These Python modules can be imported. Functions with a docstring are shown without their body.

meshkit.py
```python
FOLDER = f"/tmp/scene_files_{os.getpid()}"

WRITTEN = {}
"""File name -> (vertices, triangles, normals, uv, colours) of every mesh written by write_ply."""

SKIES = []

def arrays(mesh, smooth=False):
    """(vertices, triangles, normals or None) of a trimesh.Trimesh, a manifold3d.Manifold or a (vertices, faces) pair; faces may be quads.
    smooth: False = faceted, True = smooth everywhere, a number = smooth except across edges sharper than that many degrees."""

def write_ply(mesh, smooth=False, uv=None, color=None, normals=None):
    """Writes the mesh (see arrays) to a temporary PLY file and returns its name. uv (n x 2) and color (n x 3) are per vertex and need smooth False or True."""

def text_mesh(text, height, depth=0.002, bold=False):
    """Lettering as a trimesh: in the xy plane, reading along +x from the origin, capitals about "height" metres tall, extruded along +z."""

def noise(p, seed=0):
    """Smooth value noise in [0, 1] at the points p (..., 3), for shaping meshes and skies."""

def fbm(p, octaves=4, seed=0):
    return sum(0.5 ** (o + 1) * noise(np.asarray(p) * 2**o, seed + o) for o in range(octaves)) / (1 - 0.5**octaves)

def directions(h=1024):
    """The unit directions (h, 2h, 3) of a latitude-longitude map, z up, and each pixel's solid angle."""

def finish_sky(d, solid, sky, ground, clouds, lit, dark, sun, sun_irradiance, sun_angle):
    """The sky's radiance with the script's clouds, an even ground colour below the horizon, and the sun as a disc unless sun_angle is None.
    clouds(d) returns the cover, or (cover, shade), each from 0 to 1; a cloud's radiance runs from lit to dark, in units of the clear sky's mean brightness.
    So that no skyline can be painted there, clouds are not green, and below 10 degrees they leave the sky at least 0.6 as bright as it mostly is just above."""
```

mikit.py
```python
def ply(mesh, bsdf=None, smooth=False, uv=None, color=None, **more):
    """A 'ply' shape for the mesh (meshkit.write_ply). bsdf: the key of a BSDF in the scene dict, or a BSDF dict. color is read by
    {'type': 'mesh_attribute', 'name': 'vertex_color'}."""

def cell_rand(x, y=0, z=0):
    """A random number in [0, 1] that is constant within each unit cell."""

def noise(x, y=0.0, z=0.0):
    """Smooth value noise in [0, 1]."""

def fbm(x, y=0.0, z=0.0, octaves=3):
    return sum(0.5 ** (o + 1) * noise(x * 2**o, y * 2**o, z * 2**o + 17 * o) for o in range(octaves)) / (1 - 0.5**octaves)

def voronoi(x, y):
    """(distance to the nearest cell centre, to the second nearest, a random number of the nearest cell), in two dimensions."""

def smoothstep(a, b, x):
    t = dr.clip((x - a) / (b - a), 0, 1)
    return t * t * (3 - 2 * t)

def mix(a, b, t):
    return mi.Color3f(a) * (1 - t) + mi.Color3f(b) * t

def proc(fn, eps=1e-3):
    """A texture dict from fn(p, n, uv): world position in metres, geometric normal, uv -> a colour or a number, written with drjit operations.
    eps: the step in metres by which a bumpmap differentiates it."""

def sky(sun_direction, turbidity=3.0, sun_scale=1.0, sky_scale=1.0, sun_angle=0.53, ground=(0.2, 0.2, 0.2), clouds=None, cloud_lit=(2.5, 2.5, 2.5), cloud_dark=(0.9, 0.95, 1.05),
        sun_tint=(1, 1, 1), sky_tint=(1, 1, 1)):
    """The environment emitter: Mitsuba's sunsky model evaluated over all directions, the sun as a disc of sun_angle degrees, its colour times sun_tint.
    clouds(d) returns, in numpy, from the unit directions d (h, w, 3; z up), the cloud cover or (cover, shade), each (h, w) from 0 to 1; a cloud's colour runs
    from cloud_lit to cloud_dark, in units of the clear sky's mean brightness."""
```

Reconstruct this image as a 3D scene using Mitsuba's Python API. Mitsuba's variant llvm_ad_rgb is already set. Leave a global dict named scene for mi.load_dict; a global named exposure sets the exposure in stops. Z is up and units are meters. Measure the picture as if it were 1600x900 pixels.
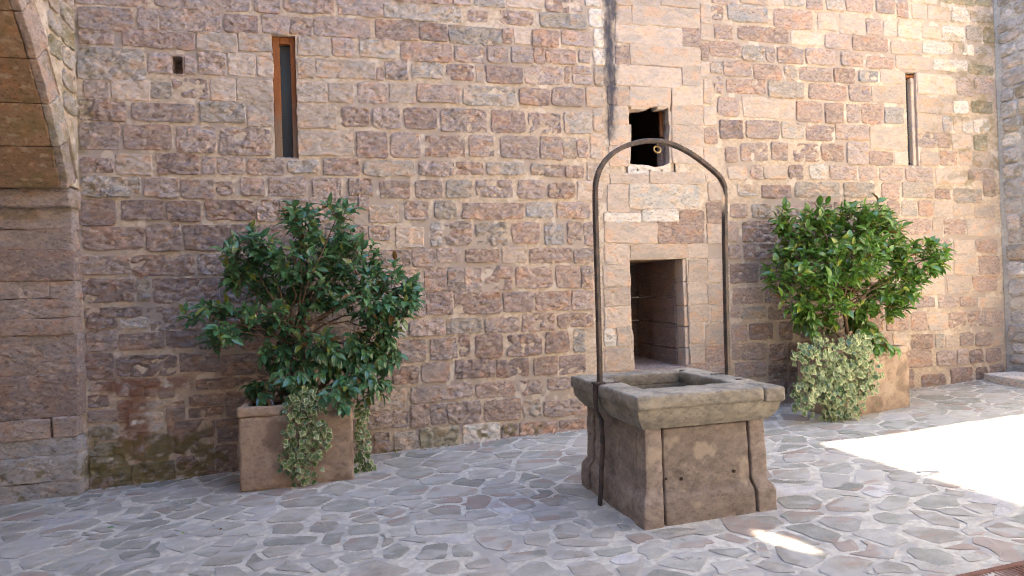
import math
import numpy as np
import trimesh
import mitsuba as mi
import drjit as dr
import mikit, meshkit
from mikit import ply, proc, noise, fbm, voronoi, smoothstep, mix, cell_rand
from shapely.geometry import Polygon, Point, box as shapely_box
from shapely.ops import unary_union
from scipy.spatial import Voronoi


def sbox(x0, x1, y0, y1):
    return shapely_box(x0, y0, x1, y1)


T = mi.ScalarTransform4f
EYE, FWD, UP = [0.0, -6.637, 1.553], [0.2605, 0.9655, 0.0060], [0.0303, -0.0144, 0.9994]
SUN = [-0.666, 0.181, 1.0]
exposure = 5.1
scene, labels = {"type": "scene"}, {}
scene["camera"] = {"type": "perspective", "fov": 75.23, "fov_axis": "x", "near_clip": 0.05, "far_clip": 2000.0,
                   "to_world": T().look_at(origin=EYE, target=[e + f for e, f in zip(EYE, FWD)], up=UP)}
scene["sky"] = mikit.sky(SUN, turbidity=3, sky_tint=(1.0, 0.97, 0.92))

LEFT_STONES = "-212,-153,424,436m -148,-68,426,443m -63,-40,427,448m -36,9,430,451m 13,55,431,453m 57,135,431,446g 66,125,449,460r 127,146,450,464m 150,181,451,466g 184,222,452,470p 226,252,451,473r 255,268,453,475m 271,289,460,476w -211,-167,402,421m -163,-146,404,423m -144,-93,405,426m -90,-60,407,423d -56,-33,408,425m -31,-12,408,424m -10,44,409,427m 49,90,410,429r 92,120,411,428d 122,176,410,428g 178,188,413,428r 190,208,414,430p 210,239,413,430r 243,277,416,431m 142,163,434,445r 176,212,434,448r 219,271,434,449g 275,292,438,457w 280,291,417,436w -210,-182,388,401r -175,-116,388,402d -114,-80,388,405p -78,-49,390,407p -25,5,389,407p 7,27,390,407m 33,67,391,408g 72,124,390,408r 127,159,392,407m 162,183,393,409m 187,210,394,410m 211,222,395,410r 225,258,396,410r 262,274,398,411m 279,291,398,414w -211,-158,357,385g -155,-137,365,383m -124,-116,366,383m -113,-90,366,386m -87,-64,366,387p -62,-49,367,387p -26,-11,367,385p -9,46,369,386p 49,55,369,381r 57,79,370,388m 83,114,373,388g 119,146,373,388d 149,156,372,387p 159,198,372,389d 201,243,373,392m 245,250,374,393r 254,275,386,394m 254,274,375,384m 279,289,374,394g -207,-188,340,355m -185,-155,339,357p -153,-136,342,356g -134,-106,343,361d -103,-82,342,362p -80,-50,343,363p -27,0,344,363p 2,25,345,363p 30,58,346,365m 60,86,347,366p 88,131,349,366m 135,190,348,368g 194,227,351,368r 230,265,351,370m 269,288,352,372p -211,-175,320,338r -169,-117,321,337m -113,-75,322,340g -72,-50,319,342p -27,9,319,341p 14,39,322,340r 43,70,321,341m 74,106,322,342d 111,158,320,343m 163,199,321,343d 204,238,322,342m 243,273,322,344g 276,287,325,349p -211,-180,294,318m -177,-138,295,317r -133,-100,293,317m -97,-52,292,317m -27,24,293,316p 27,56,292,317d 60,89,293,317m 94,135,294,315r 139,164,295,316m 172,212,294,317m 215,239,294,317m 241,255,295,317g 257,268,296,316m 272,287,295,320p -211,-200,273,286d -199,-186,273,286d -183,-155,272,290p -150,-116,273,291d -112,-101,274,289m -99,-77,274,290m -74,-41,274,288m -37,-9,276,288b -5,28,274,290m 33,83,274,288g 87,123,275,289m 126,153,277,289r 157,195,277,289g 205,217,277,288g 219,240,276,288m 242,263,275,287r 267,285,273,291p -210,-164,252,270g -161,-133,252,269m -130,-103,251,268m -101,-87,255,266d -80,-59,254,270m -55,-21,254,271m -15,11,252,271m 18,41,255,271m 48,77,252,269m 83,109,252,270m 114,140,253,270g 145,183,253,271m 189,217,253,271m 223,251,253,269r 255,283,251,271p -213,-185,226,249d -180,-145,231,249d -143,-115,230,248d -111,-69,231,249d -66,-48,230,250m -46,-21,230,251m -19,2,230,251m 5,24,231,253m 27,37,241,255m 37,65,228,245p 71,95,231,249m 101,123,232,249g 130,194,231,247r 198,226,232,248b 232,268,232,248m -211,-163,205,225r -160,-132,203,227m -129,-68,203,226d -65,-38,203,226m -36,-7,203,227m -5,17,203,227m 19,34,204,226m 36,56,211,224m 62,89,203,223p 97,107,204,228b 112,138,205,228m 144,176,204,227g 182,211,206,227r 217,238,204,226b 243,258,204,227m 261,273,203,227m -214,-175,183,199m -173,-122,181,199r -118,-80,181,199m -77,-52,180,199m -49,-18,179,199m -16,13,179,199m 15,43,179,200m 46,75,185,200m 78,100,184,201m 102,126,187,201m 132,167,187,200r 170,196,186,200p 200,246,185,200r 249,271,184,199m -212,-172,158,179d -169,-159,158,180g -156,-102,156,178d -99,-64,155,177d -61,-29,154,176m -27,0,153,176m 3,43,153,177m 45,85,158,182m 89,111,158,182r 112,128,157,182m 130,148,157,181m 152,180,158,182r 184,223,159,181r 228,254,158,181r 256,270,157,180m -211,-167,145,153d -211,-187,135,144d -162,-117,137,152m -185,-162,134,143w -160,-118,131,136m -115,-81,131,150d -79,-47,130,150m -45,-12,129,150m -10,27,129,150m 30,61,135,156m 64,89,134,156m 91,116,135,157d 119,167,134,156r 169,201,135,155d 204,243,135,155r 245,269,134,154m -211,-187,115,133m -185,-149,115,129r -146,-122,115,130d -120,-87,112,128d -85,-50,110,127d -48,-19,107,126m -17,17,105,127m 19,49,115,132m 52,68,114,133w 73,107,115,130m 110,146,115,130g 149,185,114,129m 189,224,114,132r 228,268,116,130r -211,-191,90,112d -188,-139,91,109d -136,-103,92,108d -101,-71,87,106d -69,-31,85,105d -29,-2,83,103m 0,28,82,102m 31,45,91,111m 48,88,89,111m 93,119,90,111m 123,133,90,114r 139,167,89,112r 172,210,89,111d 214,240,90,112r 245,258,89,114g -210,-191,80,87m -189,-155,82,89m -150,-129,77,87w -123,-91,75,85d -89,-61,74,84d -58,-20,62,82m -18,9,60,80m 12,51,69,86m 55,80,68,85r 83,111,68,87m 117,158,69,88d 159,194,68,86d 200,225,68,86r 228,257,67,86d -211,-195,66,76d -143,-133,50,66m -129,-100,61,70d -129,-100,51,59d -98,-72,49,71d -70,-38,43,61d -36,-3,40,58m -1,27,39,57m 31,66,44,63p 72,101,48,63m 102,134,50,64m 138,178,48,63r 183,208,48,63m 215,241,51,63m 244,268,43,63m -211,-188,52,62m -179,-152,41,57w -178,-151,62,67w 30,68,26,41m 71,89,24,46r 91,106,26,45m 108,142,25,46m 146,184,24,45r 187,206,24,42g 210,257,23,40m -86,-56,23,41d -54,-22,20,38m -19,20,17,36m -211,-187,36,49g -176,-169,16,39m -167,-148,17,38g -143,-109,32,48d -143,-123,18,31d -122,-109,2,21g -107,-89,26,46d -108,-90,2,23d -87,-45,5,20d -43,-5,2,18m -2,29,0,16m -211,-184,23,33o -210,-184,6,22o -211,-194,-6,5m -192,-179,-5,11o -177,-143,-6,13o -141,-124,5,15d -124,-91,-5,0d 35,50,0,22m 54,78,-1,20g 80,118,-1,22o 123,160,1,22w 164,180,3,19m 183,223,2,19r 226,256,3,18r -187,-176,53,70r -187,-177,32,51r -148,-143,24,62r -188,-178,73,82r -177,-168,74,82r -166,-156,73,82r -154,-142,70,79r"
PIER_STONES = "307,359,465,481p 362,408,468,485p 306,324,442,461p 326,408,445,465p 305,385,423,442p 387,407,425,444m 305,320,398,419r 323,407,401,422p 303,382,377,398p 385,406,380,401p 295,318,355,373p 320,368,355,375p 371,407,358,379p 294,316,334,353p 294,315,311,332p 370,408,336,356p 370,407,314,334p 293,315,289,309p 369,406,293,312p 293,337,270,279p 341,407,270,282p 290,313,239,267p 316,400,242,268w 285,327,228,236w 330,373,228,240w 376,405,228,239r 285,346,205,226p 348,405,204,227r 314,383,188,202p 284,311,182,202p 385,408,187,201p 282,311,158,180p 282,311,137,155p 282,310,114,134p 281,292,94,112w 295,310,93,111p 281,309,67,90p 281,320,52,64m 324,374,49,63m 384,406,161,184p 383,405,136,159p 383,407,116,134p 383,399,92,113p 382,399,70,89p 378,406,47,67m 409,432,159,184p 408,433,135,156p 411,432,115,132p 403,433,90,111p 402,427,66,87r 410,431,47,63m 411,422,453,472p 410,421,433,449p 410,418,411,429r 408,418,391,407p 411,420,362,387p 410,424,336,356p 410,425,316,333r 409,425,288,310p 410,432,274,284p 413,436,251,271p 410,432,226,248r 409,432,203,224p"
RIGHT_STONES = "425,458,476,490m 462,499,479,494p 502,517,480,496p 521,548,481,498g 552,574,479,501m 580,605,480,503g 608,647,481,507r 652,680,483,510m 684,701,479,506m 706,728,480,497p 706,745,500,515p 731,764,479,497p 769,795,481,499w 799,834,483,496g 750,835,503,517o 424,438,457,473m 445,497,457,476b 506,559,454,476r 567,593,456,475p 598,633,453,477p 637,658,455,474m 662,681,454,473p 684,717,454,475p 721,748,456,471p 752,787,456,473w 791,817,458,476g 820,836,457,477o 427,450,436,451r 458,525,436,452r 529,571,436,451p 576,610,434,451m 616,667,434,451r 673,718,434,449p 721,767,437,452w 770,783,438,452p 786,802,439,451w 806,834,439,450g 420,459,416,432r 463,492,413,430g 494,505,413,430m 509,544,413,431m 548,592,414,432m 598,629,414,431m 635,674,414,428r 679,732,416,431p 736,790,417,430w 793,833,415,427o 420,435,396,409g 437,473,394,411m 476,514,392,409r 518,534,390,409g 538,583,393,409m 587,617,394,410r 623,650,396,410b 654,691,397,412p 711,770,386,411p 774,798,386,409m 801,832,390,410m 424,436,373,391m 441,490,374,390r 495,543,372,390g 551,603,372,390r 608,638,372,391m 641,690,373,392p 709,763,362,381p 766,788,364,379w 796,829,366,380o 428,455,348,368m 460,529,347,370p 533,567,345,368r 572,598,345,368r 604,622,346,368m 625,656,346,370r 659,687,347,366b 709,745,339,360p 749,762,341,359b 765,776,341,358p 779,795,339,357w 798,822,340,357w 430,459,322,343d 463,508,323,344m 512,541,325,343g 545,583,323,340d 586,633,325,343m 636,687,315,342p 708,737,319,337m 739,758,319,338r 762,794,318,336p 797,818,317,337o 435,450,295,312r 456,491,297,317m 496,518,299,319m 526,561,298,318d 565,597,299,319r 602,632,296,322m 634,668,295,312r 671,691,296,312p 712,739,297,312p 742,769,297,315r 773,792,298,315p 796,828,297,313p 438,462,276,289p 468,482,275,291m 485,515,277,291p 519,539,277,293d 548,572,277,294w 576,614,277,293m 618,644,277,293m 648,682,277,292m 687,729,276,292m 734,782,274,292p 786,828,279,292m 450,474,257,269g 482,520,255,269d 527,588,256,273g 594,640,256,273g 650,676,254,273r 682,729,256,275g 732,756,254,267r 760,806,250,267g 811,829,258,277m 440,461,232,247m 468,492,232,247g 503,536,234,246m 539,577,233,250m 581,614,233,250m 618,653,233,251m 658,675,233,251r 679,702,233,252g 706,726,233,252r 730,756,232,251p 760,790,234,247p 794,827,231,246p 435,448,205,226m 455,499,204,227d 503,544,204,229d 548,585,205,229d 589,631,206,229m 635,670,207,230r 674,722,210,229r 726,741,215,229p 744,778,210,228r 782,825,208,227p 436,451,185,200m 456,495,184,201d 498,541,183,202d 544,586,183,202m 590,630,183,202m 634,676,184,203r 680,721,185,203r 726,754,184,203r 759,791,186,202p 794,828,186,202r 437,473,157,179d 476,520,157,179d 524,574,157,179m 578,620,159,181m 624,677,160,181m 681,720,160,182r 725,755,160,183p 759,793,159,182p 798,831,158,181r 439,478,133,151r 481,528,132,153d 532,573,133,153m 576,614,134,153m 618,657,135,153r 661,701,136,155p 705,741,135,156p 746,779,135,156p 787,826,136,155r 436,446,117,130m 449,481,116,129g 485,527,113,129r 531,581,112,128d 585,627,113,128m 631,662,120,130r 666,725,119,132m 731,761,118,131m 765,789,118,130r 793,825,116,128p 436,455,91,109m 459,489,92,110d 499,516,90,110d 519,562,90,109d 566,608,89,109m 612,645,93,115r 651,683,93,116r 688,711,91,114r 715,743,90,113p 746,772,93,111r 777,802,92,111m 805,833,91,110m 435,447,71,88m 448,480,69,87m 485,507,66,85d 511,552,66,86d 556,597,67,85m 601,654,70,89r 660,679,69,88p 687,720,68,86r 724,736,68,85g 740,758,67,82p 763,783,68,85m 788,813,67,84m 818,834,67,82p 439,478,49,66m 482,506,45,61d 510,551,42,62d 555,596,42,62m 600,653,45,67m 657,674,47,68r 678,717,46,67r 725,754,46,63m 758,774,45,64m 778,800,46,62d 804,827,46,63d 480,506,27,42d 510,550,27,39d 554,595,21,39m 599,642,21,41m 646,671,21,43m 676,688,21,43d 701,735,19,36d 746,780,21,41d 787,805,24,39d 810,833,29,41m"
PAVING = "-12,-169 -3,-168 0,-177 -12,-178;-19,-188 -15,-181 -3,-185 -1,-198 -9,-203 -19,-198;-44,-175 -26,-180 -24,-188 -28,-197 -43,-192;8,-186 20,-178 26,-194 16,-196;24,-177 36,-170 46,-184 35,-193;31,-201 46,-194 45,-213 33,-210;6,-198 25,-203 24,-219 6,-215;31,-217 44,-220 43,-235 32,-231;52,-195 58,-196 67,-211 52,-206;60,-190 74,-185 83,-192 79,-215 70,-214;66,-170 88,-172 86,-183 69,-177;39,-163 56,-161 61,-169 49,-174;49,-214 81,-226 78,-243 48,-236;86,-228 105,-227 104,-235 87,-235;83,-245 97,-245 101,-253 100,-273 94,-281 83,-271;56,-247 76,-248 75,-260 58,-254;36,-239 46,-238 52,-245 50,-251;-47,-199 -15,-209 -19,-219 -46,-213;-9,-207 2,-209 -1,-226 -11,-223;2,-231 7,-223 23,-227 20,-246 3,-240;26,-251 34,-245 40,-256 33,-267 25,-264;42,-273 50,-256 63,-258 58,-279;66,-263 77,-265 74,-281 64,-278;-1,-251 7,-246 18,-250 18,-260 4,-262;46,-291 52,-285 64,-285 62,-299 50,-297;-37,-253 -31,-242 -26,-252 -18,-265;-47,-222 -43,-216 -32,-220 -30,-231 -42,-233;-23,-238 -20,-224 -7,-229 -5,-240 -14,-242;-17,-253 -7,-251 -2,-266 -10,-269;108,-102 131,-108 131,-122 126,-132 105,-124;147,-154 160,-151 164,-168 154,-176 144,-169;113,-186 131,-191 134,-212 123,-217;130,-171 140,-172 142,-186 134,-186;140,-201 156,-202 156,-216 144,-216;161,-217 175,-220 171,-235 158,-232;128,-222 157,-228 153,-245 126,-241;111,-230 117,-223 123,-228 120,-240 112,-239;107,-244 119,-244 114,-254 107,-252;119,-249 131,-248 129,-257 119,-258;130,-263 136,-254 144,-255 147,-266 144,-272;159,-248 172,-241 177,-249 174,-268 159,-268;111,-262 125,-265 123,-277 118,-285 108,-276;130,-269 143,-274 140,-279 129,-277;126,-281 134,-281 153,-296 150,-299 128,-288;148,-283 153,-274 164,-273 161,-286 158,-290;170,-272 175,-276 174,-283 168,-283;167,-291 176,-291 180,-301 168,-305;89,-290 94,-287 115,-290 114,-297 92,-298;116,-303 122,-295 134,-301 136,-309 117,-305;141,-304 162,-307 160,-313 145,-315;144,-321 154,-316 160,-322 156,-327 145,-326;90,-312 104,-302 110,-307 113,-324 103,-328 91,-323;121,-315 132,-315 137,-323 138,-337 120,-329;182,-319 190,-307 205,-309 204,-318 200,-324;179,-330 189,-328 188,-334 180,-334;184,-293 202,-293 209,-298 193,-299;68,-292 81,-288 81,-298 69,-298;66,-304 85,-307 86,-315 71,-315;444,-151 460,-146 464,-163 438,-168;404,-162 421,-162 412,-179 398,-178;360,-184 382,-192 369,-211 348,-203;386,-147 402,-133 414,-144 404,-157;326,-216 350,-225 334,-246 318,-235;392,-233 405,-237 409,-252 385,-243;373,-250 383,-245 392,-256 370,-278 356,-268;364,-291 376,-284 397,-294 392,-302 367,-305;307,-296 327,-288 336,-300 321,-316 302,-305;332,-312 355,-299 363,-306 347,-319 332,-319;358,-315 382,-307 390,-316 380,-328 362,-326;381,-329 403,-334 398,-345 378,-344;283,-317 292,-313 306,-326 292,-339 285,-337;319,-323 329,-322 333,-334 323,-341 314,-334;346,-323 355,-332 353,-351 347,-356 339,-347;286,-342 296,-339 307,-344 305,-362 290,-364;314,-349 326,-347 340,-360 335,-370 316,-370;293,-373 299,-370 309,-377 309,-386 299,-395 288,-391;313,-388 327,-386 326,-393 311,-394;260,-317 275,-318 279,-340 268,-349 263,-340;212,-356 219,-353 226,-365 224,-370 215,-366;214,-313 224,-312 228,-325 222,-327;200,-329 216,-333 217,-340 208,-343;192,-309 207,-312 208,-321 189,-320;360,-362 374,-359 376,-373 365,-380 357,-375;262,-383 273,-379 278,-387 274,-394 259,-388;192,-345 205,-346 206,-357 189,-358;267,-349 279,-349 272,-361 263,-359;315,-377 329,-376 330,-383 322,-381;-234,-107 -219,-107 -219,-120 -225,-123;-216,-43 -203,-30 -200,-48 -208,-51;-229,-27 -218,-19 -219,-30;-186,-65 -173,-56 -164,-86 -179,-85;-211,-80 -201,-66 -192,-72 -197,-84;-198,-33 -180,-37 -179,-49 -193,-44;-159,-96 -159,-80 -145,-84 -146,-98;-146,-110 -138,-102 -130,-111 -134,-117;-165,-112 -159,-111 -145,-121 -152,-123;-152,-70 -132,-75 -137,-80;-146,-39 -136,-24 -132,-44;-174,-35 -176,-20 -151,-29 -158,-43;-135,-89 -123,-86 -111,-100 -117,-106;-112,-150 -102,-144 -89,-158 -100,-165;-111,-184 -106,-171 -84,-191 -96,-202;-143,-172 -139,-161 -124,-159 -124,-180;-80,-199 -76,-188 -63,-191 -67,-205;-89,-206 -72,-206 -77,-217;-94,-172 -84,-169 -77,-178 -85,-179;-80,-231 -75,-220 -57,-224 -58,-235;-99,-231 -98,-222 -88,-225 -90,-235;-115,-212 -108,-209 -100,-214 -110,-213;-186,-150 -182,-140 -173,-139 -177,-151;-156,-208 -151,-193 -147,-197 -150,-209;-248,-76 -216,-88 -216,-99 -237,-100;-201,-123 -197,-118 -181,-124 -186,-131;-229,-73 -223,-66 -217,-73 -222,-78;-121,-228 -116,-222 -107,-231 -110,-236;-80,-142 -71,-139 -62,-150 -72,-150;-172,-124 -164,-123 -155,-134 -161,-134;-131,-151 -124,-139 -108,-136 -112,-144;-68,-213 -55,-199 -52,-209 -55,-216;-85,-241 -81,-238 -70,-244 -74,-248"
CL = "-0.23,2.24,0.24,0.16 0.08,2.30,0.17,0.11 0.01,2.07,0.30,0.17 -0.57,2.07,0.18,0.12 -0.31,1.93,0.32,0.19 0.18,1.92,0.28,0.20 -0.73,1.94,0.21,0.15 0.51,1.74,0.26,0.20 0.73,1.68,0.09,0.13 -0.48,1.71,0.32,0.18 -0.11,1.67,0.33,0.22 0.28,1.57,0.31,0.23 -0.79,1.80,0.18,0.13 0.56,1.51,0.20,0.17 -0.93,1.48,0.28,0.06 -0.59,1.48,0.18,0.08 -1.15,1.46,0.13,0.05 -1.01,1.25,0.16,0.07 -0.65,1.30,0.21,0.08 -0.38,1.40,0.24,0.11 0.38,1.25,0.20,0.18 0.43,0.99,0.15,0.19 0.15,1.09,0.20,0.16 0.40,0.71,0.11,0.11 0.14,0.83,0.17,0.16 -0.61,0.76,0.23,0.09 -0.32,0.87,0.24,0.15 -0.07,1.02,0.16,0.16"
CR = "4.68,2.29,0.16,0.14 5.08,2.32,0.21,0.16 5.63,2.28,0.26,0.17 5.97,2.32,0.18,0.13 6.23,2.21,0.27,0.18 4.95,2.11,0.33,0.20 5.36,2.07,0.38,0.25 5.87,2.03,0.39,0.24 6.40,2.03,0.23,0.18 4.78,1.87,0.32,0.20 5.27,1.83,0.42,0.25 5.78,1.79,0.43,0.26 6.21,1.78,0.36,0.22 6.53,1.81,0.18,0.18 4.57,1.64,0.24,0.17 4.46,1.68,0.12,0.12 4.93,1.59,0.37,0.20 5.43,1.55,0.34,0.19 6.11,1.49,0.40,0.19 6.51,1.44,0.23,0.20 4.68,1.40,0.28,0.16 5.04,1.31,0.25,0.15 6.02,1.28,0.26,0.13 5.58,1.27,0.26,0.09 4.83,1.12,0.16,0.18 5.32,1.05,0.18,0.08 5.66,1.08,0.15,0.15 5.96,0.92,0.19,0.25 5.61,0.87,0.22,0.10"
IVA = "-0.26,0.64,0.19,0.11 -0.29,0.43,0.20,0.15 -0.27,0.24,0.18,0.13 -0.40,0.25,0.09,0.06 -0.32,0.12,0.10,0.04 -0.14,0.49,0.09,0.10"
IVB = "0.21,0.50,0.06,0.14 0.22,0.27,0.06,0.14 0.23,0.09,0.06,0.08"
IVC = "4.52,0.79,0.15,0.19 4.58,0.52,0.21,0.21 5.10,0.79,0.25,0.20 5.09,0.55,0.30,0.22 4.92,0.37,0.30,0.20 5.29,0.61,0.12,0.20 4.92,0.22,0.22,0.09 4.46,0.37,0.11,0.15 4.86,0.67,0.16,0.16"

GX = 0.0295                                   # the court rises gently to the right
XL, XR = -2.13, 8.37                          # faces of the left and right returning walls
HL, HM, HR = 9.4, 9.5, 9.4                    # wall tops; the right one raised to bounce more sunlight
rng = np.random.default_rng(11)

# ------------------------------------------------------------------ materials
PAL = dict(m=(0.315, 0.258, 0.232), d=(0.25, 0.197, 0.178), r=(0.30, 0.23, 0.197), g=(0.315, 0.282, 0.25), b=(0.305, 0.287, 0.275),
           p=(0.405, 0.34, 0.287), w=(0.48, 0.445, 0.40), o=(0.245, 0.225, 0.17), s=(0.25, 0.162, 0.10), k=(0.37, 0.355, 0.35))
TONES = list(PAL)


def tone_color(u):
    c = mi.Color3f(PAL["m"])
    for i, t in enumerate(TONES):
        c = dr.select(dr.abs(u * 20 - i) < 0.5, mi.Color3f(PAL[t]), c)
    return c


def lead_stain(p):
    c = 2.985 - 0.02 * (4.7 - p.z) + 0.02 * (noise(p.z * 3.1, 7.0) - 0.5)
    w = 0.07 + 0.02 * (p.z - 3.2)
    grain = fbm(p.x * 30, p.z * 14, 3.0)
    band = smoothstep(1.35, 0.0, dr.abs(p.x - c) / w + 1.2 * (grain - 0.5)) * smoothstep(2.95, 3.35, p.z + 0.5 * (grain - 0.5))
    return band * dr.select(p.y > -0.3, 1.0, 0.0)


def weather(col, p, amount=1.0):
    # rust-red wash and moss on the foot of the wall at the left, as in the photograph
    g1, g2 = fbm(p.x * 7, p.y * 7, p.z * 7), fbm(p.x * 16 + 5, p.y * 16, p.z * 16)
    near = dr.select((p.y > -0.35) & (p.x < -1.1), 1.0, 0.0)
    ru = near * smoothstep(0.16, 0.05, dr.abs(p.x + 1.74 + 0.12 * (g1 - 0.5))) * smoothstep(0.15, 0.3, p.z) * smoothstep(0.95, 0.8, p.z)
    ru = dr.maximum(ru, near * smoothstep(0.10, 0.03, dr.abs(p.z - 0.83)) * smoothstep(0.42, 0.3, dr.abs(p.x + 1.62)))
    col = mix(col, (0.19, 0.085, 0.05), amount * 0.75 * ru * smoothstep(0.35, 0.6, g2 + 0.12))
    mo = near * dr.select(p.y > -0.09, 1.0, 0.15) * smoothstep(0.5, 0.62, g1 + 0.2 * smoothstep(0.5, 0.1, p.z)) * smoothstep(0.6, 0.3, p.z)
    mo = dr.maximum(mo, dr.select(p.y > -0.3, 1.0, 0.0) * smoothstep(0.6, 0.7, g1) * smoothstep(0.35, 0.12, p.z) * smoothstep(2.6, 1.8, p.x))
    up = dr.select((p.y > -1.5) & (p.x < -2.0) & (p.z > 2.3), 1.0, 0.0) * smoothstep(0.5, 0.64, g1)
    up = dr.maximum(up, dr.select((p.x > 7.2) & (p.z > 2.6), 1.0, 0.0) * smoothstep(7.1, 8.0, p.x + 0.8 * (g2 - 0.5)) * smoothstep(0.47, 0.6, g1))
    return mix(col, (0.15, 0.125, 0.05), amount * 0.8 * dr.maximum(mo, 0.55 * up) * smoothstep(0.3, 0.55, g2))


def stone_col(p, n, uv):
    base = tone_color(uv.x)
    v = dr.clip(uv.y, 0, 1)
    bed = fbm(p.x * 3 + v * 40, p.y * 3 + p.z * 1.5, p.z * 38 + v * 17)
    blot = fbm(p.x * 9 + 3, p.y * 9, p.z * 9 + v * 9)
    fine = noise(p.x * 95, p.y * 95, p.z * 95)
    grit = fbm(p.x * 34 + v * 5, p.y * 34, p.z * 46)
    amp = dr.select(dr.abs(uv.x * 20 - TONES.index("p")) < 0.5, 0.5, 1.0)          # dressed ashlar is finer grained
    c = base * (0.96 + 0.34 * v) * (1 + amp * (0.20 * bed + 0.50 * grit + 0.30 * fine + 0.22 * blot - 0.61))
    c = mix(c, c * 0.68, amp * smoothstep(0.58, 0.72, fbm(p.x * 44 + 60, p.y * 44, p.z * 52 + v * 8)))
    c = mix(c, c * mi.Color3f(1.10, 0.96, 0.85), smoothstep(0.54, 0.70, blot))
    c = mix(c, (0.50, 0.41, 0.32), 0.45 * smoothstep(0.58, 0.74, fbm(p.x * 24 + 9, p.y * 24, p.z * 28, 4)))
    c = mix(c, c * mi.Color3f(0.88, 0.92, 0.96), smoothstep(0.55, 0.70, fbm(p.x * 6, p.y * 6 + 31, p.z * 11)))
    c = mix(c, (0.035, 0.042, 0.065), 0.9 * lead_stain(p))
    return weather(c, p)


def stone_bump(p, n, uv):
    v = uv.y
    return 0.020 * fbm(p.x * 20 + v * 31, p.y * 20, p.z * 30 + v * 11, 4) + 0.005 * noise(p.x * 90, p.y * 90, p.z * 90)


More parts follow.
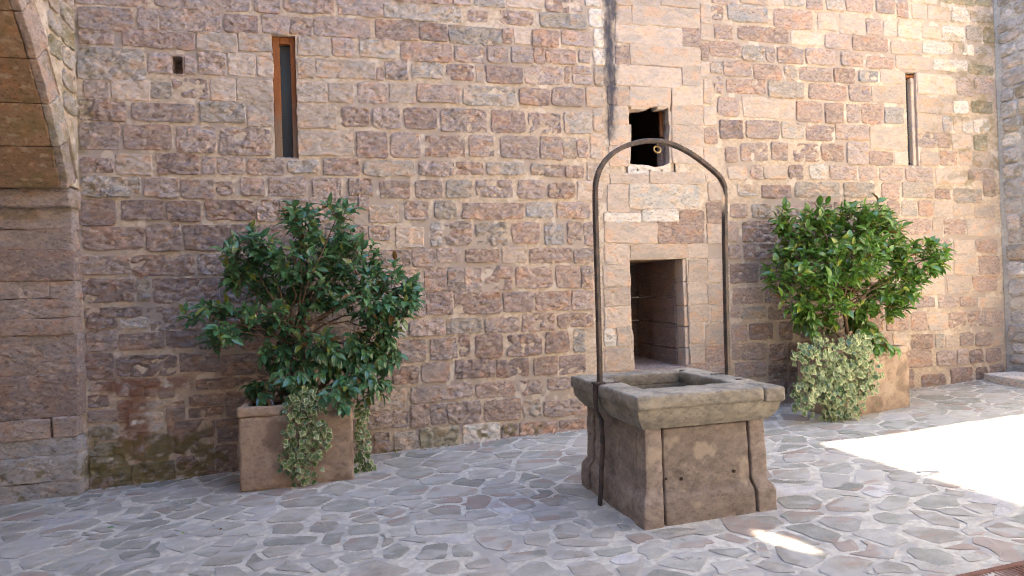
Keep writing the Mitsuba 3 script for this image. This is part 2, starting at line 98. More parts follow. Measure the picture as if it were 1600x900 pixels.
def mortar_col(p, n, uv):
    a, b = fbm(p.x * 5, p.y * 5, p.z * 5), fbm(p.x * 42, p.y * 42, p.z * 42)
    c = mix((0.45, 0.365, 0.275), (0.495, 0.42, 0.34), a) * (0.62 + 0.70 * b)
    c = mix(c, (0.37, 0.315, 0.27), smoothstep(0.48, 0.62, fbm(p.x * 2 + 8, p.y * 2, p.z * 2)))
    c = mix(c, (0.60, 0.54, 0.46), 0.6 * smoothstep(0.60, 0.7, fbm(p.x * 11, p.y * 11, p.z * 7 + 5)))
    c = mix(c, (0.035, 0.042, 0.065), 0.9 * lead_stain(p))
    return weather(c, p)


def mortar_bump(p, n, uv):
    return 0.012 * fbm(p.x * 26, p.y * 26, p.z * 26, 4)


def pave_col(p, n, uv):
    v = dr.clip(uv.y, 0, 1)
    base = dr.select(uv.x < 0.33, mi.Color3f(0.262, 0.268, 0.245), dr.select(uv.x < 0.66, mi.Color3f(0.31, 0.30, 0.27), mi.Color3f(0.335, 0.333, 0.308)))
    base = dr.select(uv.x > 0.95, mi.Color3f(0.42, 0.42, 0.42), base)
    d = fbm(p.x * 8 + v * 9, p.y * 14, 3.0, 4)
    f = noise(p.x * 120, p.y * 120)
    c = base * (0.84 + 0.34 * v) * (0.66 + 0.5 * d + 0.16 * f)
    c = mix(c, (0.39, 0.39, 0.375), 0.7 * smoothstep(0.52, 0.68, fbm(p.x * 5 + 2, p.y * 7, 9.0)))
    return mix(c, (0.29, 0.22, 0.19), 0.6 * smoothstep(0.62, 0.7, fbm(p.x * 3 + 6, p.y * 5, 1.0)))


def pave_bump(p, n, uv):
    return 0.004 * fbm(p.x * 14 + uv.y * 5, p.y * 26, p.z * 14, 4)


def joint_col(p, n, uv):
    a, b = fbm(p.x * 2.2, p.y * 2.2, 0.0), fbm(p.x * 36, p.y * 36, 2.0)
    c = mix((0.435, 0.428, 0.385), (0.485, 0.475, 0.435), a) * (0.72 + 0.52 * b)
    return mix(c, (0.35, 0.345, 0.33), smoothstep(0.5, 0.64, fbm(p.x * 6, p.y * 9, 4.0)))


def well_col(p, n, uv):
    v = dr.clip(uv.y, 0, 1)
    a, b, f = fbm(p.x * 6, p.y * 6, p.z * 9), fbm(p.x * 19, p.y * 19, p.z * 26), noise(p.x * 130, p.y * 130, p.z * 130)
    lower = mix((0.215, 0.18, 0.158), (0.28, 0.235, 0.205), a)
    upper = mix((0.29, 0.265, 0.22), (0.22, 0.205, 0.172), smoothstep(0.35, 0.65, a))
    c = dr.select(uv.x > 0.5, upper, lower) * (0.85 + 0.3 * v) * (0.40 + 0.50 * b + 0.40 * fbm(p.x * 48, p.y * 48, p.z * 55) + 0.25 * f)
    c = mix(c, c * 0.80, smoothstep(0.58, 0.72, fbm(p.x * 60 + 7, p.y * 60, p.z * 60)))
    c = mix(c, (0.43, 0.37, 0.29), dr.select(uv.x > 0.5, 0.25, 0.55) * smoothstep(0.60, 0.74, fbm(p.x * 9 + 4, p.y * 9 + 1, p.z * 6, 4)))
    return mix(c, (0.10, 0.085, 0.07), 0.4 * smoothstep(0.56, 0.74, fbm(p.x * 15 + 1, p.y * 11, p.z * 11 + 3)))


def well_bump(p, n, uv):
    return 0.014 * fbm(p.x * 26, p.y * 26, p.z * 32, 4) + 0.003 * noise(p.x * 140, p.y * 140, p.z * 140)


def planter_col(p, n, uv):
    a, b, f = fbm(p.x * 4, p.y * 4, p.z * 3), fbm(p.x * 22, p.y * 22, p.z * 16), noise(p.x * 150, p.y * 150, p.z * 150)
    c = mix((0.36, 0.27, 0.20), (0.30, 0.225, 0.17), a) * (0.50 + 0.55 * b + 0.25 * f + 0.20 * fbm(p.x * 60, p.y * 60, p.z * 60))
    c = mix(c, (0.17, 0.125, 0.095), 0.7 * smoothstep(0.52, 0.68, fbm(p.x * 6 + 3, p.y * 6, p.z * 4, 4)))
    c = mix(c, (0.40, 0.33, 0.26), 0.6 * smoothstep(0.56, 0.70, fbm(p.x * 9 + 13, p.y * 9, p.z * 5, 4)))
    return mix(c, c * 0.82, smoothstep(0.58, 0.72, fbm(p.x * 50, p.y * 50, p.z * 50 + 4)))


def leaf_col(p, n, uv):
    v = dr.clip(uv.y, 0, 1)
    c = mix((0.045, 0.135, 0.070), (0.105, 0.21, 0.085), v)
    c = dr.select(v > 0.94, mi.Color3f(0.17, 0.21, 0.05), dr.select(v < 0.025, mi.Color3f(0.13, 0.075, 0.03), c))
    rib = smoothstep(0.10, 0.03, dr.abs(uv.x))
    return mix(c, c * 1.7 + mi.Color3f(0.02, 0.03, 0.0), 0.6 * rib) * (0.85 + 0.3 * noise(p.x * 60, p.y * 60, p.z * 60))


def leaf2_col(p, n, uv):
    v = dr.clip(uv.y, 0, 1)
    c = mix((0.052, 0.14, 0.028), (0.13, 0.255, 0.044), v)
    c = dr.select(v > 0.88, mi.Color3f(0.26, 0.33, 0.06), dr.select(v < 0.02, mi.Color3f(0.15, 0.09, 0.03), c))
    rib = smoothstep(0.10, 0.03, dr.abs(uv.x))
    return mix(c, c * 1.5 + mi.Color3f(0.02, 0.03, 0.0), 0.6 * rib) * (0.85 + 0.3 * noise(p.x * 60, p.y * 60, p.z * 60))


def ivy_col(p, n, uv):
    v = dr.clip(uv.y, 0, 1)
    green = mix((0.032, 0.088, 0.026), (0.095, 0.165, 0.045), v)
    edge = smoothstep(0.76, 0.93, uv.x + 0.30 * (noise(p.x * 110, p.y * 110, p.z * 110) - 0.5) + 0.25 * (v - 0.5))
    return mix(green, (0.46, 0.50, 0.30), edge)


def wood_col(p, n, uv):
    g = fbm(p.x * 60, p.y * 60, p.z * 3)
    grey = smoothstep(3.5, 3.05, p.z + 0.5 * (fbm(p.x * 30, p.y * 30, p.z * 5) - 0.5))
    return mix(mix((0.30, 0.105, 0.028), (0.17, 0.065, 0.025), g), mix((0.24, 0.19, 0.14), (0.15, 0.12, 0.09), g), 0.75 * grey)


def iron_col(p, n, uv):
    a = fbm(p.x * 22, p.y * 22, p.z * 16)
    return mix((0.048, 0.040, 0.038), (0.095, 0.066, 0.052), smoothstep(0.4, 0.65, a))


def solid(col, bump=None, rough=0.92, spec=0.25, **kw):
    b = {"type": "principled", "base_color": proc(col) if callable(col) else {"type": "rgb", "value": col}, "roughness": rough, "specular": spec, **kw}
    if bump:
        b = {"type": "bumpmap", "arbitrary": proc(bump, eps=2e-3), "scale": 1.0, "bsdf": b}
    return {"type": "twosided", "bsdf": b}


def leafy(col, rough, trans):
    return {"type": "blendbsdf", "weight": 0.35, "gloss": {"type": "twosided", "bsdf": {"type": "principled", "base_color": proc(col), "roughness": rough, "specular": 1.0}},
            "thin": {"type": "principledthin", "base_color": proc(col), "roughness": rough, "diff_trans": trans, "spec_trans": 0.0, "eta": 1.5}}


scene["stone_mat"] = solid(stone_col, stone_bump)
scene["mortar_mat"] = solid(mortar_col, mortar_bump, 0.97, 0.1)
scene["grey_mortar_mat"] = solid(lambda p, n, uv: mix((0.40, 0.385, 0.36), (0.46, 0.45, 0.425), fbm(p.x * 5, p.y * 5, p.z * 5)) * (0.66 + 0.62 * fbm(p.x * 42, p.y * 42, p.z * 42)), mortar_bump, 0.97, 0.1)
scene["pave_mat"] = solid(pave_col, pave_bump, 0.72, 0.4)
scene["joint_mat"] = solid(joint_col, mortar_bump, 0.95, 0.15)
scene["well_mat"] = solid(well_col, well_bump, 0.85, 0.3)
scene["planter_mat"] = solid(planter_col, well_bump, 0.85, 0.25)
scene["leaf_mat"] = leafy(leaf_col, 0.22, 1.0)
scene["leaf2_mat"] = leafy(leaf2_col, 0.25, 1.1)
scene["ivy_mat"] = leafy(ivy_col, 0.42, 0.8)
scene["bark_mat"] = solid(lambda p, n, uv: mix((0.085, 0.058, 0.04), (0.16, 0.11, 0.075), fbm(p.x * 40, p.y * 40, p.z * 9)), None, 0.9)
scene["soil_mat"] = solid(lambda p, n, uv: mix((0.03, 0.02, 0.014), (0.07, 0.05, 0.035), fbm(p.x * 40, p.y * 40, p.z * 40)), None, 0.98, 0.1)
scene["wood_mat"] = solid(wood_col, None, 0.75, 0.3)
scene["iron_mat"] = solid(iron_col, lambda p, n, uv: 0.0015 * fbm(p.x * 90, p.y * 90, p.z * 60), 0.55, 0.5)
scene["rust_mat"] = solid(lambda p, n, uv: mix((0.13, 0.065, 0.05), (0.20, 0.11, 0.085), fbm(p.x * 30, p.y * 30, 1.0)), None, 0.8)
scene["render_mat"] = solid(lambda p, n, uv: mix((0.47, 0.41, 0.35), (0.40, 0.345, 0.29), fbm(p.x * 1.5, p.y * 1.5, p.z * 1.5)) * (0.85 + 0.3 * noise(p.x * 9, p.y * 9, p.z * 9)), None, 0.95, 0.1)
scene["tile_mat"] = solid(lambda p, n, uv: mix((0.26, 0.10, 0.06), (0.18, 0.08, 0.055), noise(p.x * 4, p.y * 4, p.z * 4)), None, 0.9)
scene["straw_mat"] = solid((0.42, 0.32, 0.14), None, 0.9)
scene["glass_mat"] = {"type": "twosided", "bsdf": {"type": "principled", "base_color": {"type": "rgb", "value": (0.032, 0.045, 0.052)}, "roughness": 0.12, "specular": 0.5}}

# ------------------------------------------------------------------ helpers
used = {}


def key_for(name, parent=None):
    base = f"{parent}__{name}" if parent else name
    used[base] = used.get(base, -1) + 1
    return base if used[base] == 0 else f"{base}_{used[base]:03d}"


def obj(name, mesh, mat, parent=None, smooth=True, uv=None, **lab):
    k = key_for(name, parent)
    scene[k] = ply(mesh, mat, smooth=smooth, uv=uv)
    if lab:
        labels[k] = lab
    return k


def thing(name, label, cat, group=None, kind=None):
    k = key_for(name)
    labels[k] = {"label": label, "category": cat, **({"group": group} if group else {}), **({"kind": kind} if kind else {})}
    return k


def merge(parts):
    """[(v, f, uv)] -> one (mesh, uv)"""
    vs, fs, us, n = [], [], [], 0
    for v, f, u in parts:
        vs.append(v); fs.append(np.asarray(f) + n); us.append(u); n += len(v)
    return (np.vstack(vs), np.vstack(fs)), np.vstack(us)


def const_uv(v, a, b):
    return np.tile([[a, b]], (len(v), 1))


def ground_z(x, y):
    x, y = np.asarray(x, float), np.asarray(y, float)
    return GX * np.clip(x, -8, 12) + 0.006 * np.sin(1.7 * x + 0.6 * y) * np.sin(1.3 * y + 0.4) + 0.004 * np.sin(4.1 * x - 2.3 * y)


def nz(P, freq, seed=0.0, octaves=3):
    return meshkit.fbm(np.asarray(P) * freq + seed, octaves) if False else vfbm(np.asarray(P) * freq + seed, octaves)


def vnoise(P):
    P = np.asarray(P, float)
    i = np.floor(P).astype(np.int64); t = P - i; t = t * t * (3 - 2 * t)

    def h(a):
        a = a.astype(np.uint64)
        x = (a[:, 0] * np.uint64(374761393) + a[:, 1] * np.uint64(668265263) + a[:, 2] * np.uint64(2147483647)) & np.uint64(0xFFFFFFFF)
        x = ((x ^ (x >> np.uint64(13))) * np.uint64(1274126177)) & np.uint64(0xFFFFFFFF)
        return ((x ^ (x >> np.uint64(16))) & np.uint64(0xFFFFFF)).astype(float) / 0xFFFFFF
    r = 0
    for dx in (0, 1):
        for dy in (0, 1):
            for dz in (0, 1):
                w = (t[:, 0] if dx else 1 - t[:, 0]) * (t[:, 1] if dy else 1 - t[:, 1]) * (t[:, 2] if dz else 1 - t[:, 2])
                r = r + w * h(i + [dx, dy, dz] + 100000)
    return r


def vfbm(P, octaves=3):
    s = 0
    for o in range(octaves):
        s = s + 0.5 ** (o + 1) * vnoise(P * 2 ** o + 13.7 * o)
    return s / (1 - 0.5 ** octaves) - 0.5      # about -0.5 .. 0.5


def grid_faces(nu, nv):
    a = np.arange(nu * nv).reshape(nv, nu)
    q = np.stack([a[:-1, :-1], a[:-1, 1:], a[1:, 1:], a[1:, :-1]], -1).reshape(-1, 4)
    return np.vstack([q[:, [0, 1, 2]], q[:, [0, 2, 3]]])


def axis_pts(length, step, edge):
    n = max(2, int(round((length - 2 * edge) / step)))
    return np.concatenate([[0], np.linspace(edge, length - edge, n + 1), [length]])


def rough_stone(w, h, seed, proud=0.012, rough=0.016, corner=0.018, step=0.026, back=0.05):
    """A dressed stone in its own frame: u right, v up, n out of the wall; centred on u, v. Returns vertices (u, v, n) and faces."""
    e = min(0.006, w * 0.12, h * 0.12)
    us, vs = axis_pts(w, step, e), axis_pts(h, step, e)
    U, V = np.meshgrid(us - w / 2, vs - h / 2)
    s, t = U / (w / 2), V / (h / 2)
    pull = np.minimum(corner, 0.3 * min(w, h))
    c4 = np.abs(s) ** 9 * np.abs(t) ** 9
    U2, V2 = U - np.sign(s) * pull * c4, V - np.sign(t) * pull * c4
    P = np.stack([U.ravel(), V.ravel(), np.zeros(U.size)], 1) + [seed * 7.31, seed * 3.17, seed * 1.7]
    ed = np.maximum(np.abs(s), np.abs(t)).ravel() ** 3
    U2 = U2.ravel() + 0.034 * ed * vfbm(P * 7, 2)
    V2 = V2.ravel() + 0.030 * ed * vfbm(P * 7 + 50, 2)
    jit = (ed < 0.8) * 1.0
    U2 = U2 + jit * 0.5 * step * 2 * vfbm(P * 61, 1); V2 = V2 + jit * 0.5 * step * 2 * vfbm(P * 61 + 20, 1)
    ring = (np.abs(s) > 0.9999) | (np.abs(t) > 0.9999)
    m = (1 - np.abs(s) ** 4) * (1 - np.abs(t) ** 4)
    n = proud * (0.92 + 0.08 * np.sqrt(np.clip(m, 0, 1))).ravel() + rough * (1.1 * vfbm(P * 7 + [0, 0, 9], 2) + 1.9 * vfbm(P * np.array([17, 26, 17]) + 3, 2) - 1.6 * np.clip(vfbm(P * np.array([26, 34, 26]) + 70, 2) - 0.04, 0, 1)) * (0.88 + 0.12 * m.ravel())
    n = np.where(ring.ravel(), np.minimum(n - 0.004, 0.006), n)
    v = np.stack([U2, V2, n], 1)
    nu, nv = len(us), len(vs)
    f = grid_faces(nu, nv)
    idx = np.arange(nu * nv).reshape(nv, nu)
    loop = np.concatenate([idx[0, :-1], idx[:-1, -1], idx[-1, :0:-1], idx[:0:-1, 0]])
    b = v[loop].copy(); b[:, 2] = -back
    k, L = len(v), len(loop)
    j = np.arange(L); jn = (j + 1) % L
    sk = np.vstack([np.stack([loop[jn], loop[j], k + j], 1), np.stack([loop[jn], k + j, k + jn], 1)])
    return np.vstack([v, b]), np.vstack([f, sk])


def frame_map(v, f, origin, eu, ev, en):
    out = np.asarray(origin) + v[:, :1] * np.asarray(eu) + v[:, 1:2] * np.asarray(ev) + v[:, 2:3] * np.asarray(en)
    if np.dot(np.cross(eu, ev), en) < 0:
        f = f[:, ::-1]
    return out, f


def wall_stone(x0, x1, z0, z1, tone, seed, y=0.0, **kw):
    v, f = rough_stone(x1 - x0, z1 - z0, seed, **kw)
    r = math.sin(seed * 12.9) * 0.012
    v, f = frame_map(v, f, ((x0 + x1) / 2, y, (z0 + z1) / 2), (math.cos(r), 0, math.sin(r)), (-math.sin(r), 0, math.cos(r)), (0, -1, 0))
    return v, f, const_uv(v, TONES.index(tone) / 20, (seed * 0.6180339) % 1)


def parse(s):
    out = []
    for w in s.split():
        a = w[:-1].split(",")
        out.append(tuple(float(q) / 100 for q in a) + (w[-1],))
    return out


def rbox(x0, x1, y0, y1, z0, z1, seed=1.0, r=0.012, step=0.05, amp=0.006, freq=9.0):
    """A worn block: bevelled box, subdivided and roughened."""
    L = np.array([x1 - x0, y1 - y0, z1 - z0]); C = np.array([x0 + x1, y0 + y1, z0 + z1]) / 2
    r = min(r, 0.3 * L.min()); vs, fs, n = [], [], 0
    for ax in range(3):
        a, b = (ax + 1) % 3, (ax + 2) % 3
        A, B = axis_pts(L[a], step, r) - L[a] / 2, axis_pts(L[b], step, r) - L[b] / 2
        G1, G2 = np.meshgrid(A, B)
        for sg in (-1, 1):
            p = np.zeros((G1.size, 3)); p[:, a] = G1.ravel(); p[:, b] = G2.ravel(); p[:, ax] = sg * L[ax] / 2
            f = grid_faces(len(A), len(B))
            vs.append(p); fs.append((f if sg > 0 else f[:, ::-1]) + n); n += len(p)
    p, f = np.vstack(vs), np.vstack(fs)
    q = np.clip(p, -L / 2 + r, L / 2 - r); d = p - q; ln = np.linalg.norm(d, axis=1, keepdims=True)
    p = q + d / np.maximum(ln, 1e-9) * np.minimum(ln, r) * np.where(ln > 0, 1, 0)
    m = trimesh.Trimesh(p + C, f, process=False); m.merge_vertices()
    v = np.array(m.vertices); nn = d / np.maximum(ln, 1e-9)
    vn = np.array(m.vertex_normals)
    v = v + vn * (amp * 2 * vfbm(v * freq + seed * 5.3, 3))[:, None]
    return v, np.array(m.faces)


def tube(points, radii, sides=7, cap=True):
    P = np.asarray(points, float); R = np.broadcast_to(np.asarray(radii, float), (len(P),))
    t = np.gradient(P, axis=0); t /= np.maximum(np.linalg.norm(t, axis=1, keepdims=True), 1e-9)
    ref = np.array([0.31, 0.85, 0.42]); a = np.cross(t, ref); a /= np.maximum(np.linalg.norm(a, axis=1, keepdims=True), 1e-9); b = np.cross(t, a)
    th = np.linspace(0, 2 * math.pi, sides, endpoint=False)
    v = (P[:, None] + R[:, None, None] * (np.cos(th)[None, :, None] * a[:, None] + np.sin(th)[None, :, None] * b[:, None])).reshape(-1, 3)
    f = []
    for i in range(len(P) - 1):
        for j in range(sides):
            p, q = i * sides + j, i * sides + (j + 1) % sides
            f += [[p, q, q + sides], [p, q + sides, p + sides]]
    for j in range(1, sides - 1):
        f += [[0, j + 1, j], [(len(P) - 1) * sides, (len(P) - 1) * sides + j, (len(P) - 1) * sides + j + 1]]
    return v, np.array(f)


def sheet(xs, zs, keep, disp, y0):
    """An upright mortar sheet facing -y over the grid lines xs, zs."""
    X, Z = np.meshgrid(xs, zs)
    P = np.stack([X.ravel(), np.zeros(X.size), Z.ravel()], 1)
    P[:, 1] = y0 + 0.006 - disp * 2 * (vfbm(P * 4.3, 2) + 0.5 * vfbm(P * 19, 2))
    nu, nv = len(xs), len(zs)
    a = np.arange(nu * nv).reshape(nv, nu)
    cx, cz = (xs[:-1] + xs[1:]) / 2, (zs[:-1] + zs[1:]) / 2
    ok = np.array([[keep(x, z) for x in cx] for z in cz])
    q = np.stack([a[:-1, :-1], a[:-1, 1:], a[1:, 1:], a[1:, :-1]], -1)[ok]
    return P, np.vstack([q[:, [0, 1, 2]], q[:, [0, 2, 3]]])


def lines(lo, hi, step, extra=()):
    g = list(np.arange(lo, hi, step)) + [hi]
    g = [v for v in g if all(abs(v - e) > step * 0.4 for e in extra)] + [e for e in extra if lo <= e <= hi]
    return np.array(sorted(g))


def plain_box(x0, x1, y0, y1, z0, z1):
    m = trimesh.creation.box(bounds=[[x0, y0, z0], [x1, y1, z1]])
    return np.array(m.vertices), np.array(m.faces)


def extrude_yz(poly, x0, x1):
    m = trimesh.creation.extrude_polygon(poly, x1 - x0)
    v = np.array(m.vertices); f = np.array(m.faces)
    return np.stack([x0 + v[:, 2], v[:, 0], v[:, 1]], 1), f      # (y, z) polygon along +x


# ------------------------------------------------------------------ ground and paving
gx = np.concatenate([[-120, -60, -30, -16], np.arange(-9, 14.01, 0.14), [20, 35, 70, 120]])
gy = np.concatenate([[-120, -60, -30, -17], np.arange(-12, 0.2, 0.14), [6, 12, 30, 60, 120]])
GXm, GYm = np.meshgrid(gx, gy)
gv = np.stack([GXm.ravel(), GYm.ravel(), ground_z(GXm, GYm).ravel()], 1)
k = obj("pavement", (gv, grid_faces(len(gx), len(gy))), "joint_mat", uv=const_uv(gv, 0, 0.5), label="grey crazy paving of irregular flat stones in pale mortar covering the courtyard", kind="structure")


def paving_stone(poly, rnd):
    c = np.array(poly.exterior.coords)[:-1]
    if Polygon(c).exterior.is_ccw is False:
        c = c[::-1]
    out = []
    for i in range(len(c)):                                 # chamfered corners, edges split and nudged
        p, a, b = c[i], c[i - 1], c[(i + 1) % len(c)]
        out += [p + (a - p) * 0.10, p + (b - p) * 0.10]
        if np.linalg.norm(b - p) > 0.12:
            out.append((p + b) / 2 + rnd.normal(0, 0.008, 2))
    c = np.array(out); ctr = c.mean(0); n = len(c)
    top = 0.0028 + rnd.uniform(0, 0.002); tilt = rnd.normal(0, 0.002, 2)
    rings = []
    for k, hgt in ((1.0, -0.02), (1.0, top - 0.0015), (0.965, top), (0.55, top + 0.001)):
        q = ctr + (c - ctr) * k
        rings.append(np.column_stack([q, ground_z(q[:, 0], q[:, 1]) + hgt + (q - ctr) @ tilt + (rnd.normal(0, 0.0012, n) if k < 1 else 0)]))
    v = np.vstack(rings + [[[*ctr, ground_z(*ctr) + top + 0.001]]]); f = []
    for r in range(3):
        for i in range(n):
            a, b = r * n + i, r * n + (i + 1) % n
            f += [[a, b, b + n], [a, b + n, a + n]]
    f += [[3 * n + i, 3 * n + (i + 1) % n, 4 * n] for i in range(n)]
    return v, np.array(f)


traced = [Polygon([tuple(float(q) / 100 for q in w.split(",")) for w in s.split()]).buffer(0) for s in PAVING.split(";")]
traced = [t.buffer(0.008, join_style=2) for t in traced if t.area > 0.004]
PLACED = unary_union([t.buffer(0.018) for t in traced])
WELLFOOT = sbox(1.78, 2.80, -2.86, -1.80)
sites = []
for i, x in enumerate(np.arange(-4.2, 11.0, 0.385)):
    for j, y in enumerate(np.arange(-7.6, 0.5, 0.25)):
        sites.append([x + 0.19 * (j % 2) + rng.uniform(-0.14, 0.14), y + rng.uniform(-0.095, 0.095)])
vor = Voronoi(np.array(sites))
fills = []
for reg in vor.point_region:
    r = vor.regions[reg]
    if not r or -1 in r:
        continue
    pg = Polygon(vor.vertices[r]).intersection(sbox(-2.9, 8.36, -6.4, -0.03))
    if pg.is_empty:
        continue
    pg = pg.difference(PLACED).buffer(-rng.uniform(0.013, 0.028))
    if pg.is_empty:
        continue
    if pg.geom_type != "Polygon":
        pg = max(pg.geoms, key=lambda g: g.area)
    pg = pg.simplify(0.02)
    if pg.area > 0.009 and not WELLFOOT.contains(pg.centroid) and len(pg.exterior.coords) > 3:
        fills.append(pg)


def in_view(pg):
    d = np.array([pg.centroid.x - EYE[0], pg.centroid.y - EYE[1], -EYE[2]])
    fw = np.array(FWD); rt = np.cross(fw, UP)
    a, b = d @ fw, d @ rt
    return a > 0 and abs(b) / a < 0.80 and 1.5 / a < 0.47


allp = [(p, True) for p in traced] + [(p, False) for p in fills]
seen = sorted([q for q in allp if in_view(q[0])], key=lambda q: (not q[1], -(q[0].area / max(0.5, np.hypot(q[0].centroid.x, q[0].centroid.y + 6.6)) ** 3)))
single = seen[:300]; ids = {id(q[0]) for q in single}
rest = [q for q in allp if id(q[0]) not in ids]
prng = np.random.default_rng(5)
bulk = []
for q in single + rest:
    pg = q[0]
    if pg.geom_type != "Polygon":
        continue
    v, f = paving_stone(pg, prng)
    w = prng.random()
    if q[1] and abs(pg.centroid.x + 2.0) < 0.35 and abs(pg.centroid.y + 1.2) < 0.25 and pg.area > 0.03:
        w = 0.97
    u = const_uv(v, min(w, 0.94) if w < 0.96 else 0.97, prng.random())
    if id(pg) in ids:
        obj("paving_stone", (v, f), "pave_mat", "pavement", smooth=False, uv=u)
    else:
        bulk.append((v, f, u))
m, u = merge(bulk)
kk = obj("far_paving", m, "pave_mat", "pavement", smooth=False, uv=u, kind="stuff")

# ------------------------------------------------------------------ main wall, left stretch (with the timber slit window)
X1, X2 = 2.87, 4.13                                         # the smooth pier stands between these
SL = (-0.49, -0.275, 2.89, 4.07)                            # slit window opening
PH = (-1.355, -1.265, 3.65, 3.81)
SR = (6.925, 7.085, 2.95, 4.12)


def masonry(name, label, spec, x0, x1, openings, y=0.0, seed0=1.0, proud=0.008, rough=0.021, split=300, step=0.06, top=5.5, up=HM, disp=0.006, gap=0.0055, **kw):
    w = thing(name, label, "wall")
    xs = lines(x0, x1, step, [e for o in openings for e in o[:2]])
    zs = np.concatenate([lines(-0.25, top, step, [e for o in openings for e in o[2:]]), np.linspace(top, up, 12)[1:]])
    v, f = sheet(xs, zs, lambda a, b: not any(o[0] < a < o[1] and o[2] < b < o[3] for o in openings), disp, y)
    parts = [(v, f)]
    for a, b, c, d in [(x0, x1, up - 0.001, up)]:            # wall top and back
        parts.append(plain_box(a, b, y + 0.02, 3.0, c - 0.2, d))
        parts.append(plain_box(a, b, 2.95, 3.0, -0.3, up - 0.2))
    m, u = merge([(a, b, const_uv(a, 0, 0.5)) for a, b in parts])
    obj("mortar_bed", m, "mortar_mat", w, uv=u)
    st = sorted(parse(spec), key=lambda s: -(s[1] - s[0]) * (s[3] - s[2]))
    small = []
    for i, (a, b, c, d, t) in enumerate(st):
        if b - a < 0.03 or d - c < 0.03:
            continue
        r = np.random.default_rng(int(seed0 * 1000) + i)
        pr, ro = proud * r.uniform(0.3, 1.5), rough * r.uniform(0.5, 1.4)
        if t == "p":
            pr, ro = 0.004, rough * 0.4
        if t == "w":
            pr, ro = 0.006, rough * 0.6
        if t in "do":
            pr, ro = pr * 1.1, ro * 1.25
        g = gap
        v, f, u = wall_stone(a - g, b + g, c - g, d + g, t, seed0 + i * 0.731, y=y, proud=pr, rough=ro, corner=r.uniform(0.003, 0.018) if t != "p" else 0.004, **kw)
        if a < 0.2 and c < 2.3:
            u[:, 1] = u[:, 1] * 0.35          # dark stones low on the left, painted darker still for the shade there
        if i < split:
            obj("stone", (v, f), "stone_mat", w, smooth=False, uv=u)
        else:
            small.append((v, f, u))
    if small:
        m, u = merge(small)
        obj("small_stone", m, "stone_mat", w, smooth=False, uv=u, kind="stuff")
    return w


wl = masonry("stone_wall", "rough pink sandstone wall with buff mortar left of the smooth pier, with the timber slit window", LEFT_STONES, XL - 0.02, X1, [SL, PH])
ph = [plain_box(PH[0] - 0.02, PH[0], 0.0, 0.16, PH[2], PH[3]), plain_box(PH[1], PH[1] + 0.02, 0.0, 0.16, PH[2], PH[3]), plain_box(PH[0] - 0.02, PH[1] + 0.02, 0.16, 0.18, PH[2] - 0.02, PH[3] + 0.02), plain_box(PH[0] - 0.02, PH[1] + 0.02, 0.0, 0.16, PH[3], PH[3] + 0.02), plain_box(PH[0] - 0.02, PH[1] + 0.02, 0.0, 0.16, PH[2] - 0.02, PH[2])]
m, u = merge([(a, b, const_uv(a, TONES.index("r") / 20, 0.2)) for a, b in ph])
obj("putlog_hole", m, "stone_mat", wl, smooth=False, uv=u)


